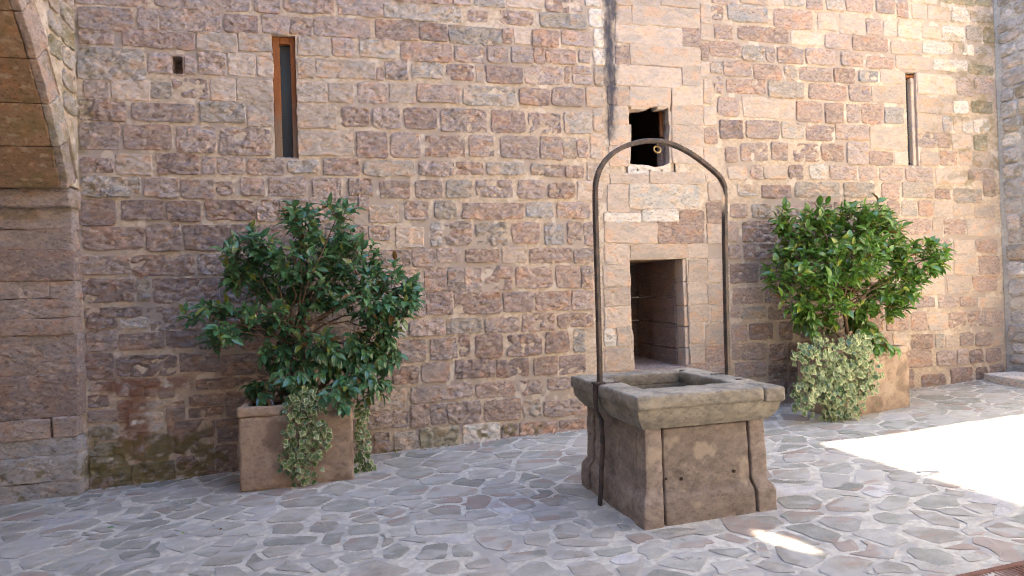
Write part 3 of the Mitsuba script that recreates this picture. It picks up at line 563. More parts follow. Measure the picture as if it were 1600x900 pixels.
def slit_window(wall, o, timber):
    x0, x1, z0, z1 = o
    w = key_for("slit_window", wall)
    room = [plain_box(x0 - 0.3, x0 - 0.28, 0.3, 0.9, z0 - 0.1, z1 + 0.1), plain_box(x1 + 0.28, x1 + 0.3, 0.3, 0.9, z0 - 0.1, z1 + 0.1), plain_box(x0 - 0.3, x1 + 0.3, 0.88, 0.9, z0 - 0.1, z1 + 0.1),
            plain_box(x0 - 0.3, x1 + 0.3, 0.3, 0.9, z1 + 0.1, z1 + 0.12), plain_box(x0 - 0.3, x1 + 0.3, 0.3, 0.9, z0 - 0.12, z0 - 0.1)]
    m, u = merge([(a, b, const_uv(a, TONES.index("d") / 20, 0.2)) for a, b in room])
    obj("chamber", m, "stone_mat", w, smooth=False, uv=u)
    rev = []
    for i, (a, b, c, d) in enumerate(((x0 - 0.1, x0, z0, z1), (x1, x1 + 0.1, z0, z1), (x0 - 0.1, x1 + 0.1, z1, z1 + 0.1), (x0 - 0.1, x1 + 0.1, z0 - 0.1, z0))):
        v, f = rbox(a, b, 0.012, 0.34, c, d, seed=i + x0, r=0.006, amp=0.004)
        rev.append((v, f, const_uv(v, TONES.index("p" if timber is False else "g") / 20, 0.6)))
    m, u = merge(rev)
    obj("reveal", m, "stone_mat", w, uv=u)
    if timber:
        for a, b, c, d in ((x0 + 0.003, x0 + 0.067, z0 + 0.02, z1 - 0.004), (x1 - 0.05, x1 - 0.003, z0 + 0.02, z1 - 0.004), (x0 + 0.068, x1 - 0.051, z1 - 0.07, z1 - 0.004)):
            v, f = rbox(a, b, 0.045, 0.115, c, d, seed=a, r=0.005, amp=0.0015)
            obj("frame", (v, f), "wood_mat", w, uv=const_uv(v, 0, 0.5))
        v, f = rbox(x0 + 0.003, x1 - 0.003, 0.03, 0.13, z0, z0 + 0.018, seed=4, r=0.005, amp=0.001)
        obj("sill", (v, f), "stone_mat", w, uv=const_uv(v, TONES.index("k") / 20, 0.4))
        pane = (x0 + 0.06, x1 - 0.045, z0 + 0.015, z1 - 0.06, 0.095)
    else:
        v, f = rbox(x0, x1, 0.03, 0.09, z1 - 0.055, z1 - 0.03, seed=2, r=0.004, amp=0.001)
        obj("frame", (v, f), "wood_mat", w, uv=const_uv(v, 0, 0.5))
        v, f = rbox(x0 + 0.105, x1 - 0.001, 0.03, 0.10, z0 + 0.004, z1 - 0.06, seed=2, r=0.012, amp=0.003)
        obj("splay", (v, f), "stone_mat", w, uv=const_uv(v, TONES.index("p") / 20, 0.8))
        v, f = rbox(x0 + 0.001, x1 - 0.001, 0.02, 0.12, z0, z0 + 0.014, seed=4, r=0.005, amp=0.001)
        obj("sill", (v, f), "stone_mat", w, uv=const_uv(v, TONES.index("g") / 20, 0.3))
        pane = (x0, x0 + 0.106, z0 + 0.01, z1 - 0.05, 0.085)
    a, b, c, d, y = pane
    obj("pane", (np.array([[a, y, c], [b, y, c], [b, y, d], [a, y, d]]), np.array([[0, 1, 2], [0, 2, 3]])), "glass_mat", w, smooth=False)
    return w


slit_window(wl, SL, True)

# ------------------------------------------------------------------ the smooth pier with the broken opening and the niche
HO = (3.10, 3.72, 2.79, 3.74)
NI = (3.125, 3.815, 0.62, 1.862)
pier = masonry("ashlar_pier", "smooth pale ashlar pier with a broken dark opening above a narrow niche, behind the well", PIER_STONES, X1, X2, [HO, NI], y=0.0, seed0=3.3, proud=0.003, rough=0.006, gap=0.010)
op = key_for("broken_opening", pier)
hole = Polygon([(3.188, 3.5), (3.30, 3.505), (3.362, 3.515), (3.448, 3.538), (3.475, 3.575), (3.494, 3.607), (3.51, 3.565), (3.53, 3.525), (3.59, 3.528), (3.656, 3.54), (3.659, 3.44), (3.655, 3.385), (3.67, 3.338), (3.652, 3.2), (3.655, 3.05), (3.647, 2.926), (3.60, 2.90), (3.544, 2.885), (3.466, 2.876), (3.373, 2.898), (3.27, 2.90), (3.169, 2.909), (3.182, 2.97), (3.188, 3.042), (3.196, 3.2), (3.202, 3.338), (3.172, 3.344), (3.176, 3.42)])
dots_up = [Point(*q).buffer(0.017, 3) for q in ((3.298, 3.65), (3.435, 3.647), (3.591, 3.651))]
dots_dn = [Point(*q).buffer(0.015, 3) for q in ((3.26, 2.845), (3.405, 2.838), (3.551, 2.84))]
back_fill = sbox(*HO).difference(hole).difference(sbox(3.207, 3.673, 3.512, 3.74))
mm = trimesh.creation.extrude_polygon(back_fill, 0.06)
v = np.stack([mm.vertices[:, 0], 0.09 - mm.vertices[:, 2], mm.vertices[:, 1]], 1)
obj("mortar_fill", (v, np.array(mm.faces)), "mortar_mat", op, smooth=False, uv=const_uv(v, 0, 0.5))
pieces = [("lintel", sbox(3.205, 3.675, 3.51, 3.742), "p", 0.9), ("sill", sbox(3.145, 3.66, 2.795, 2.925), "w", 0.7), ("jamb", sbox(3.102, 3.70, 2.93, 3.34), "p", 0.35), ("jamb", sbox(3.102, 3.70, 3.345, 3.505), "p", 0.5)]
for nm, pg, t, rv in pieces:
    pg = pg.difference(hole)
    for d in dots_up + dots_dn:
        pg = pg.difference(d)
    for g in (pg.geoms if pg.geom_type == "MultiPolygon" else [pg]):
        if g.area < 0.0015:
            continue
        mm = trimesh.creation.extrude_polygon(g, 0.09)
        mm = mm.subdivide_to_size(0.05) if False else mm
        v = np.array(mm.vertices); v = np.stack([v[:, 0], 0.097 - v[:, 2], v[:, 1]], 1)
        obj(nm, (v, np.array(mm.faces)[:, ::-1] if np.linalg.det([[1, 0, 0], [0, 0, 1], [0, -1, 0]]) < 0 else np.array(mm.faces)), "stone_mat", op, smooth=False, uv=const_uv(v, TONES.index(t) / 20, rv))
dark = [plain_box(2.5, 2.52, 0.112, 2.64, 2.3, 4.3), plain_box(4.5, 4.52, 0.112, 2.64, 2.3, 4.3), plain_box(2.5, 4.52, 2.62, 2.64, 2.3, 4.3), plain_box(2.5, 4.52, 0.112, 2.64, 4.3, 4.32), plain_box(2.5, 4.52, 0.112, 2.64, 2.28, 2.3)]
frm = sbox(2.5, 4.52, 2.3, 4.3).difference(hole)
mm = trimesh.creation.extrude_polygon(frm, 0.03)
dark.append((np.stack([mm.vertices[:, 0], 0.112 + mm.vertices[:, 2], mm.vertices[:, 1]], 1), np.array(mm.faces)))
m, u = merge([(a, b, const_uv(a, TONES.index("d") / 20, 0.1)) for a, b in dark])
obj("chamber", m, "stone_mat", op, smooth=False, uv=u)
v, f = rbox(3.625, 3.70, 0.15, 0.26, 2.88, 3.24, seed=6, r=0.03, amp=0.02)
obj("loose_stone", (v, f), "stone_mat", op, uv=const_uv(v, TONES.index("d") / 20, 0.1))
v, f = rbox(3.63, 3.68, 0.15, 0.2, 3.25, 3.55, seed=8, r=0.012, amp=0.008)
obj("timber", (v, f), "wood_mat", op, uv=const_uv(v, 0, 0.3))

ni = key_for("niche", pier)
x0, x1, z0, z1 = NI
v, f = rbox(x0 - 0.12, x1 + 0.12, 0.03, 0.16, z1, z1 + 0.10, seed=3, r=0.008, amp=0.003)
obj("lintel", (v, f), "stone_mat", ni, uv=const_uv(v, TONES.index("p") / 20, 0.8))
for zz in ((0.55, 0.86), (0.865, 1.10), (1.105, 1.33), (1.335, 1.60), (1.605, 1.86)):     # outer rebate, right and left
    v, f = rbox(x1 - 0.042, x1 + 0.12, 0.02, 0.20, zz[0], zz[1], seed=zz[0], r=0.012, amp=0.004)
    obj("jamb_stone", (v, f), "stone_mat", ni, uv=const_uv(v, TONES.index("p") / 20, 0.4 + 0.3 * zz[0] % 0.5))
    bite = -0.03 if zz[0] > 1.5 else 0.018 * (zz[0] < 0.9)
    v, f = rbox(x0 - 0.32, x0 + 0.012 + bite, 0.02, 0.20, zz[0], zz[1], seed=zz[0] + 9, r=0.014, amp=0.006)
    obj("jamb_stone", (v, f), "stone_mat", ni, uv=const_uv(v, TONES.index("p") / 20, 0.5))
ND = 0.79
for zz, t in (((0.45, 0.84), "d"), ((0.845, 1.13), "g"), ((1.135, 1.43), "d"), ((1.435, 1.86), "d")):  # inner stones all given the dark tone to deepen the shade inside
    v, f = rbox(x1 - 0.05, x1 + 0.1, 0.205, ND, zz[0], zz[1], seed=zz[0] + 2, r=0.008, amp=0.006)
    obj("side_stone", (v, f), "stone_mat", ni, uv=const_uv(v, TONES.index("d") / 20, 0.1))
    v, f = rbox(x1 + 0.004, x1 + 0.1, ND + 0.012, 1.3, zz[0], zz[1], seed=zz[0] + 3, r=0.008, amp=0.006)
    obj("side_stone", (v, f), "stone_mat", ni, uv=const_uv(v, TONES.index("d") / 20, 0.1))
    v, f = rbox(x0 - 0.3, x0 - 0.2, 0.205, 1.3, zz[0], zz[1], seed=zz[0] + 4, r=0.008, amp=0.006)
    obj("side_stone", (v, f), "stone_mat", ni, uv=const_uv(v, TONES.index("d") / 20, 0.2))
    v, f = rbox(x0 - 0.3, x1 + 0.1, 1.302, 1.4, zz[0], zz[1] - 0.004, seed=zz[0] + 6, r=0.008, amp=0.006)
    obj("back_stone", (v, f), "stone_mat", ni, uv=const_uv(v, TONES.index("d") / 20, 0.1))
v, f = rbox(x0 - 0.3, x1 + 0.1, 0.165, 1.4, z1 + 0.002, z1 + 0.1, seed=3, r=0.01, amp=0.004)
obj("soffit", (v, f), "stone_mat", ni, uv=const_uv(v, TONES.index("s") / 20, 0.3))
v, f = rbox(x0 - 0.3, x1 + 0.08, 0.0, 1.4, 0.44, 0.66, seed=5, r=0.02, amp=0.012)
obj("floor_slab", (v, f), "stone_mat", ni, uv=const_uv(v, TONES.index("d") / 20, 0.5))

# ------------------------------------------------------------------ main wall, right stretch
wr = masonry("stone_wall", "pale pink and buff sandstone wall right of the smooth pier, with the narrow stone slit window", RIGHT_STONES, X2, XR + 0.02, [SR], seed0=5.7, proud=0.007, rough=0.017)
slit_window(wr, SR, False)

# ------------------------------------------------------------------ right return wall (faces left, comes towards the camera)
wx = thing("stone_wall", "bluish grey rubble wall at the right edge, meeting the pink wall at a corner", "wall")
side = []
xs = [np.arange(-9.0, 0.06, 0.12), np.concatenate([np.arange(-0.2, 5.6, 0.12), np.linspace(5.7, HR, 9)])]
Yg, Zg = np.meshgrid(*xs)
P = np.stack([np.full(Yg.size, XR), Yg.ravel(), Zg.ravel()], 1)
P[:, 0] -= 0.012 * 2 * vfbm(P * 4.1, 3)
side.append((P, grid_faces(len(xs[0]), len(xs[1]))[:, ::-1]))
side.append(plain_box(XR + 0.03, XR + 0.7, -9.0, 1.0, -0.3, HR))
m, u = merge([(a, b, const_uv(a, 0, 0.5)) for a, b in side])
obj("mortar_bed", m, "grey_mortar_mat", wx, uv=u)
r9 = np.random.default_rng(77)
z, row = 0.2, 0
while z < 5.6:
    h = r9.uniform(0.13, 0.24)
    y = -0.03 - r9.uniform(0, 0.05)
    while y > -2.6:
        w = r9.uniform(0.16, 0.42)
        v, f = rough_stone(w - 0.025, h - 0.022, 40 + row * 1.37 + y, proud=r9.uniform(0.008, 0.03), rough=0.02, corner=r9.uniform(0.02, 0.05))
        v, f = frame_map(v, f, (XR, y - w / 2, z + h / 2 + r9.uniform(-0.008, 0.008)), (0, -1, 0), (0, 0, 1), (-1, 0, 0))
        t = r9.choice(list("kkbkgmwk"))
        obj("stone", (v, f), "stone_mat", wx, uv=const_uv(v, TONES.index(t) / 20, r9.random()))
        y -= w
    z += h; row += 1
sb = thing("stone_step", "low pale stone step at the foot of the grey right-hand wall", "step")
v, f = rbox(7.66, 8.34, -1.9, -0.10, 0.10, 0.335, seed=2, r=0.02, step=0.08, amp=0.008)
v[:, 0] += 0.22 * (v[:, 1] + 1.0) * (8.34 - v[:, 0]) / 0.68
obj("slab", (v, f), "stone_mat", sb, uv=const_uv(v, TONES.index("w") / 20, 0.45))

# ------------------------------------------------------------------ left return wall with its big arch
ar = thing("arch_wall", "tall masonry wall at the left edge with a brown-soffited arch springing from its jamb", "wall")
AC, AR_, XB = (-3.95, 0.90), 3.98, XL - 0.82
th = np.linspace(math.radians(24.3), math.radians(155.7), 60)
arc = np.stack([AC[0] + AR_ * np.cos(th), AC[1] + AR_ * np.sin(th)], 1)
ya, yb, zs_ = arc[0, 0], arc[-1, 0], arc[0, 1]
outer = Polygon([(0.9, -0.3), (0.9, HL), (-16, HL), (-16, -0.3), (yb, -0.3)] + [tuple(q) for q in arc[::-1]] + [(ya, -0.3)])
ringed = outer.difference(Polygon([tuple(AC + (AR_ + 0.33) * np.array([math.cos(t), math.sin(t)])) for t in th] + [tuple(AC + (AR_ - 0.3) * np.array([math.cos(t), math.sin(t)])) for t in th[::-1]]))
sun_opening = Polygon([(-2.0 + 0.47 * math.cos(t), 7.56 + 0.70 * math.sin(t)) for t in np.linspace(0, 2 * math.pi, 33)[:-1]])  # unseen opening, added and shaped to throw the small sun patch
jamb_cut = sbox(ya - 0.06, 0.0, -0.4, zs_ + 0.05)
core = ringed.difference(sun_opening).difference(jamb_cut)
v, f = extrude_yz(core, XB + 0.02, XL)
obj("mortar_bed", (v, f), "mortar_mat", ar, smooth=False, uv=const_uv(v, 0, 0.5))
N = 26
for i in range(N):                                           # voussoirs
    t0, t1 = th[0] + (th[-1] - th[0]) * i / N, th[0] + (th[-1] - th[0]) * (i + 1) / N
    g = 0.004 / AR_
    v, f = rbox(XB, XL - 0.035, 0, 1, 0, 1, seed=i + 0.3, r=0.012, step=0.09, amp=0.0)
    R = AR_ + 0.33 * v[:, 2]; A = t0 + g + (t1 - t0 - 2 * g) * v[:, 1]
    w = np.stack([v[:, 0], AC[0] + R * np.cos(A), AC[1] + R * np.sin(A)], 1)
    w = w + (0.022 * vfbm(w * 6 + i, 3))[:, None] * np.stack([np.ones(len(w)), -np.cos(A), -np.sin(A)], 1)
    lim = (w[:, 0] < XL - 0.03)
    u = np.where(lim[:, None], [[TONES.index("s") / 20, (i * 0.618) % 1]], [[TONES.index("s") / 20, (i * 0.618) % 1]])
    obj("voussoir", (w, f), "stone_mat", ar, uv=u)
    v, f = rbox(XL - 0.032, XL + 0.03, 0, 1, 0, 1, seed=i + 0.9, r=0.02, step=0.05, amp=0.0)
    R = AR_ - 0.002 + (0.18 + 0.12 * ((i * 0.618) % 1)) * v[:, 2]; A = t0 + g + (t1 - t0 - 2 * g) * v[:, 1]
    w = np.stack([v[:, 0], AC[0] + R * np.cos(A), AC[1] + R * np.sin(A)], 1)
    w = w + (0.03 * vfbm(w * 9 + i, 3))[:, None] * np.stack([np.ones(len(w)), -np.cos(A), -np.sin(A)], 1)
    obj("lit_arris", (w, f), "stone_mat", ar, uv=const_uv(w, TONES.index("mgmr"[i % 4]) / 20, 0.5 * ((i * 0.618) % 1)))  # paler strip on the same voussoirs, painted in for light on the arris
zj = [-0.2, 0.07, 0.29, 0.44, 0.61, 0.98, 1.32, 1.46, 1.63, 1.78, 2.04, 2.22, 2.40, zs_ + 0.02]
for i, (a, b) in enumerate(zip(zj[:-1], zj[1:])):            # the jamb, one stone to a course or two
    cuts = [XB, XL] if i % 5 != 3 else [XB, XL - 0.2, XL]
    for c, d in zip(cuts[:-1], cuts[1:]):
        bulge = 0.012 if i == len(zj) - 2 else 0.01 * math.sin(i * 2.3)
        v, f = rbox(c - 0.002, d - 0.002 + 0.01 * math.sin(i * 1.7), -0.245 - bulge + 0.085 * (i < 12), 0.02, a - 0.004, b + 0.002, seed=i + d, r=0.014, step=0.035, amp=0.022, freq=5.0)
        t = "mmrmdmrmmdm"[i % 11] if i > 2 else "kkk"[i]
        obj("jamb_stone", (v, f), "stone_mat", ar, uv=const_uv(v, TONES.index(t) / 20, (i * 0.37) % 0.6))
for i, zz in enumerate(np.arange(zs_ - 0.1, 5.6, 0.19)):     # rubble above the arch, on the face towards the court
    y = -0.02
    while y > -2.2:
        w = 0.20 + 0.16 * ((i * 7 + y * 13.7) % 1)
        yc = y - w / 2
        if Point(yc, zz + 0.09).distance(Point(*AC)) > AR_ + 0.33 + 0.09 and (i + int(y * 50)) % 19:
            v, f = rough_stone(w - 0.03, 0.16, 90 + i * 3.1 + y, proud=0.02, rough=0.03, corner=0.03)
            v, f = frame_map(v, f, (XL, yc, zz + 0.09), (0, 1, 0), (0, 0, 1), (1, 0, 0))
            obj("stone", (v, f), "stone_mat", ar, uv=const_uv(v, TONES.index("gogmgobg"[(i * 3 + int(-y * 9)) % 8]) / 20, (i * 0.3 - y) % 1))
        y -= w
r4 = np.random.default_rng(3)
yy = 0.9
while yy > -15:                                              # uneven coping along the wall top
    w = r4.uniform(0.5, 1.1)
    v, f = rbox(XB - 0.05, XL + 0.06, yy - w, yy, HL, HL + r4.uniform(0.05, 0.2), seed=yy, r=0.02, step=0.3, amp=0.01)
    obj("coping_stone", (v, f), "stone_mat", ar, uv=const_uv(v, TONES.index("g") / 20, r4.random()))
    yy -= w
# the covered passage behind the arch
ps = thing("passage", "dim covered passage behind the arch at the left edge", "passage")
v, f = merge([(a, b, const_uv(a, 0, 0.5)) for a, b in (plain_box(-6.6, XB, 0.02, 0.5, -0.4, 5.6), plain_box(-7.1, -6.6, -13, 0.5, -0.4, 5.6), plain_box(-6.6, XB + 0.02, -13, 0.5, 5.6, 5.9))])
obj("masonry", v, "mortar_mat", ps, smooth=False, uv=f)

# ------------------------------------------------------------------ unseen rest of the court, set near and tall to cut skylight
bd = thing("unseen_building", "unseen rendered range opposite the wall, set near and tall to cut skylight", "building")
v, f = plain_box(-6.6, 15.0, -11.6, -9.2, -0.4, 9.4)
obj("wall", (v, f), "render_mat", bd, smooth=False)
rf = (np.array([[-6.9, -8.9, 9.4], [15.3, -8.9, 9.4], [15.3, -11.9, 9.4], [-6.9, -11.9, 9.4], [-6.9, -10.4, 10.9], [15.3, -10.4, 10.9]]), np.array([[0, 1, 5], [0, 5, 4], [2, 3, 4], [2, 4, 5], [1, 2, 5], [3, 0, 4], [0, 2, 1], [0, 3, 2]]))
obj("roof", rf, "tile_mat", bd, smooth=False)
for i in range(6):
    for zz in (1.2, 4.2, 7.0):
        a = -4.6 + i * 3.1
        v, f = plain_box(a, a + 1.0, -9.22, -9.12, zz, zz + 1.5)
        obj("window", (v, f), "wood_mat", bd, smooth=False)
# ------------------------------------------------------------------ the well
wc, A2, B2, ZT = np.array([2.285, -2.34]), 0.525, 0.585, 0.889
ZG = GX * wc[0] - 0.01
we = thing("stone_well", "square sandstone well with a thick moulded rim and a tall rusty iron hoop", "well")


def flare(v, k=0.034):
    """plinth: widens towards the ground below 0.24 m"""
    h = v[:, 2] - ZG
    e = k * (1 - np.clip((h - 0.165) / 0.05, 0, 1)) + 0.016 * np.clip(1 - h / 0.6, 0, 1)
    d = v[:, :2] - wc
    s = np.array([0.43, 0.49])
    out = v.copy(); out[:, :2] = wc + d + np.sign(d) * e[:, None] * np.minimum(np.abs(d) / s, 1.1) ** 2.5
    return out


def well_piece(name, x0, x1, y0, y1, z0, z1, seed, up, fl=False, parent=None, **kw):
    v, f = rbox(wc[0] + x0, wc[0] + x1, wc[1] + y0, wc[1] + y1, z0, z1, seed=seed, **{**dict(r=0.010, step=0.024, amp=0.008, freq=13.0), **kw})
    if fl:
        v = flare(v)
    return obj(name, (v, f), "well_mat", parent or we, uv=const_uv(v, 0.75 if up else 0.25, (seed * 0.37) % 1))


HX, HY, ZN = 0.43, 0.49, 0.665
for sx in (-1, 1):
    for sy in (-1, 1):
        xa, xb = sorted((sx * HX, sx * (HX - 0.115))); ya_, yb_ = sorted((sy * HY, sy * (HY - 0.125)))
        well_piece("corner_post", xa, xb, ya_, yb_, ZG - 0.05, ZN + 0.012 * (sx > 0), 3 + sx + sy * 2.2, False, True, amp=0.006)
ix, iy = HX - 0.127, HY - 0.138
well_piece("panel", -ix, ix, -HY + 0.006, -HY + 0.09, ZG - 0.05, ZN - 0.006, 11, False, True, amp=0.005)
well_piece("panel", -ix, ix, HY - 0.09, HY - 0.006, ZG - 0.05, ZN - 0.006, 12, False, True)
well_piece("panel", -HX + 0.008, -HX + 0.09, -iy, iy, ZG - 0.05, ZN - 0.006, 13, False, True, amp=0.012)
well_piece("panel", HX - 0.09, HX - 0.006, -iy, iy, ZG - 0.05, ZN - 0.006, 14, False, True)
# shaft lining
sh = trimesh.boolean.difference([trimesh.creation.box(bounds=[[wc[0] - 0.36, wc[1] - 0.38, -1.2], [wc[0] + 0.36, wc[1] + 0.43, 0.801]]), trimesh.creation.box(bounds=[[wc[0] - 0.322, wc[1] - 0.297, -1.1], [wc[0] + 0.322, wc[1] + 0.394, 1.0]])], engine="manifold")
obj("shaft", (np.array(sh.vertices), np.array(sh.faces)), "well_mat", we, smooth=False, uv=const_uv(sh.vertices, 0.75, 0.2))
# moulding below the rim: a ring that narrows downwards in a shallow curve
prof = [(-0.017, 0.808), (-0.017, 0.792), (-0.022, 0.77), (-0.03, 0.735), (-0.052, 0.70), (-0.078, 0.672), (-0.082, 0.666)]
sq = []
for q in range(4):
    for s in np.linspace(-1, 1, 15)[:-1]:
        sq.append([(s, -1), (1, s), (-s, 1), (-1, -s)][q])
sq = np.array(sq); n = len(sq)
rows = [np.column_stack([wc[0] + sq[:, 0] * (A2 + o), wc[1] + sq[:, 1] * (B2 + o), np.full(n, z)]) for o, z in prof]
rows.append(np.column_stack([wc[0] + sq[:, 0] * 0.33, wc[1] + sq[:, 1] * 0.40, np.full(n, prof[-1][1])]))
v = np.vstack(rows); f = []
for r in range(len(rows) - 1):
    for i in range(n):
        a, b = r * n + i, r * n + (i + 1) % n
        f += [[a, a + n, b + n], [a, b + n, b]]
v[:n * len(prof), :2] += (0.007 * vfbm(v[:n * len(prof)] * 8, 2))[:, None] * sq[np.arange(n * len(prof)) % n]
obj("moulding", (v, np.array(f)), "well_mat", we, smooth=50, uv=None) if False else obj("moulding", (v, np.array(f)), "well_mat", we, smooth=False, uv=const_uv(v, 0.75, 0.6))
# rim blocks
well_piece("rim_block", -A2, 0.375, -B2, -0.298, 0.80, ZT, 21, True, r=0.016, amp=0.007)
well_piece("rim_block", 0.380, A2 + 0.006, -B2 - 0.004, -0.298, 0.788, ZT - 0.004, 22, True, r=0.016, amp=0.005)
well_piece("rim_block", -A2, -0.325, -0.293, B2, 0.80, ZT, 23, True, r=0.016, amp=0.007)
well_piece("rim_block", 0.325, A2, -0.293, B2, 0.797, ZT, 24, True, r=0.016, amp=0.006)
well_piece("rim_block", -0.321, 0.321, 0.395, B2, 0.797, ZT, 25, True, r=0.016, amp=0.006)
# iron hoop: a bent flat bar
yh = -2.30
path = [(1.775, 0.80), (1.785, 0.95), (1.790, 1.4), (1.793, 1.9), (1.797, 2.22), (1.812, 2.33), (1.85, 2.415), (1.91, 2.485), (1.99, 2.54), (2.09, 2.58), (2.19, 2.602), (2.285, 2.605), (2.38, 2.592), (2.47, 2.563), (2.56, 2.52), (2.65, 2.463), (2.73, 2.405), (2.79, 2.352), (2.819, 2.30), (2.826, 2.22), (2.815, 1.9), (2.806, 1.4), (2.80, 0.87)]


def smooth_path(P, k=5):
    P = np.array(P); Q = np.vstack([2 * P[0] - P[1], P, 2 * P[-1] - P[-2]]); out = []
    for i in range(1, len(Q) - 2):
        for t in np.arange(k) / k:
            a, b, c, d = Q[i - 1:i + 3]
            out.append(0.5 * (2 * b + (c - a) * t + (2 * a - 5 * b + 4 * c - d) * t * t + (3 * b - a - 3 * c + d) * t ** 3))
    return np.array(out + [P[-1]])


def bar(path, w, t, y0, yshift=None):
    P = np.array(path); d = np.gradient(P, axis=0); d /= np.linalg.norm(d, axis=1, keepdims=True); nn = np.stack([-d[:, 1], d[:, 0]], 1)
    vs, fs = [], []
    c = 0.18
    cs = [(-.5, -.5 + c), (-.5, .5 - c), (-.5 + c, .5), (.5 - c, .5), (.5, .5 - c), (.5, -.5 + c), (.5 - c, -.5), (-.5 + c, -.5)]
    for i, p in enumerate(P):
        for a, b in cs:
            q = p + nn[i] * a * t
            vs.append([q[0], y0 + (0 if yshift is None else yshift[i]) + b * w, q[1]])
    K = len(cs)
    for i in range(len(P) - 1):
        for j in range(K):
            a, b = i * K + j, i * K + (j + 1) % K
            fs += [[a, b, b + K], [a, b + K, a + K]]
    for j in range(1, K - 1):
        fs += [[0, j, j + 1], [(len(P) - 1) * K, (len(P) - 1) * K + j + 1, (len(P) - 1) * K + j]]
    return np.array(vs), np.array(fs)


ho = obj("iron_hoop", bar(smooth_path(path), 0.042, 0.034, yh), "iron_mat", we, smooth=25)
tor = trimesh.creation.torus(0.026, 0.0065, 20, 8)
tor.apply_transform(trimesh.transformations.rotation_matrix(math.radians(72), [1, 0, 0]))
tor.apply_translation([2.287, yh, 2.545])
obj("ring", (np.array(tor.vertices), np.array(tor.faces)), "straw_mat", ho)
obj("eye_bolt", tube([(2.287, yh, 2.60), (2.287, yh, 2.57)], 0.009, 8), "iron_mat", ho, smooth=40)
obj("iron_strap", bar([(1.752, ZG - 0.01), (1.768, ZG + 0.12), (1.772, ZG + 0.22), (1.790, 0.45), (1.786, 0.64), (1.752, 0.70), (1.746, 0.80), (1.748, 0.87), (1.752, 0.896)], 0.046, 0.024, yh), "iron_mat", we, smooth=25)
obj("clamp", bar([(1.735, 0.897), (1.80, 0.90), (1.812, 0.897)], 0.075, 0.016, yh), "iron_mat", we, smooth=25)
for i, (a, b, c, d) in enumerate(((1.80, 1.93, -2.31, -2.285), (2.70, 2.80, -2.26, -2.23), (2.62, 2.655, -1.93, -1.91), (2.70, 2.745, -2.565, -2.54), (1.91, 1.955, -2.29, -2.25))):
    v, f = rbox(a, b, c, d, ZT - 0.004, ZT + 0.007, seed=i, r=0.004, step=0.03, amp=0.001)
    obj("cramp", (v, f), "iron_mat", we, uv=const_uv(v, 0, 0))
for i, (a, z) in enumerate(((-0.19, 0.335), (0.19, 0.345), (-0.295, 0.345))):
    cyl = trimesh.creation.cylinder(0.011 - 0.003 * (i == 2), 0.02, sections=9); cyl.apply_transform(trimesh.transformations.rotation_matrix(math.pi / 2, [1, 0, 0])); cyl.apply_translation([wc[0] + a, wc[1] - HY + 0.002, z])
    obj("hole_shade_plug", (np.array(cyl.vertices), np.array(cyl.faces)), "soil_mat", we, smooth=False)  # solid dark plugs standing in for the shade inside peg holes

# ------------------------------------------------------------------ planters
def planter(name, label, x0, x1, y0, y1, z0, z1, rot, bright):
    p = thing(name, label, "planter", "stone planters by the wall")
    c = np.array([(x0 + x1) / 2, (y0 + y1) / 2]); R = np.array([[math.cos(rot), -math.sin(rot)], [math.sin(rot), math.cos(rot)]])
    outer_ = trimesh.creation.box(bounds=[[x0, y0, z0], [x1, y1, z1]]); inner_ = trimesh.creation.box(bounds=[[x0 + 0.06, y0 + 0.06, z0 + 0.1], [x1 - 0.06, y1 - 0.06, z1 + 0.1]])
    v, f = rbox(x0, x1, y0, y1, z0, z1 - 0.075, seed=x0, r=0.026, step=0.03, amp=0.010, freq=7)
    v[:, :2] = c + (v[:, :2] - c) @ R.T
    obj("body", (v, f), "planter_mat", p, uv=const_uv(v, 0.8 if bright else 0.2, 0.5))
    for i, (a, b, cc, d) in enumerate(((x0 - 0.004, x1 + 0.004, y0 - 0.004, y0 + 0.055), (x0 - 0.004, x1 + 0.004, y1 - 0.055, y1 + 0.004), (x0 - 0.004, x0 + 0.055, y0 + 0.057, y1 - 0.057), (x1 - 0.055, x1 + 0.004, y0 + 0.057, y1 - 0.057))):
        v, f = rbox(a, b, cc, d, z1 - 0.078, z1, seed=i + x0, r=0.016, step=0.03, amp=0.009, freq=9)
        v[:, :2] = c + (v[:, :2] - c) @ R.T
        obj("rim", (v, f), "planter_mat", p, uv=const_uv(v, 0.8 if bright else 0.2, 0.5))
    xs_, ys_ = np.linspace(x0 + 0.05, x1 - 0.05, 14), np.linspace(y0 + 0.05, y1 - 0.05, 8)
    X_, Y_ = np.meshgrid(xs_, ys_); v = np.stack([X_.ravel(), Y_.ravel(), np.full(X_.size, z1 - 0.035)], 1); v[:, 2] += 0.03 * vfbm(v * 9, 2)
    v[:, :2] = c + (v[:, :2] - c) @ R.T
    obj("soil", (v, grid_faces(14, 8)), "soil_mat", p)
    return p


planter("stone_planter", "brown stone trough planter left of the well, holding the darker shrub", -0.775, 0.135, -0.81, -0.28, -0.02, 0.675, -0.03, False)
planter("stone_planter", "sandy tan stone trough planter right of the well, half hidden by variegated ivy", 4.95, 5.95, -0.87, -0.30, 0.125, 0.835, 0.07, True)

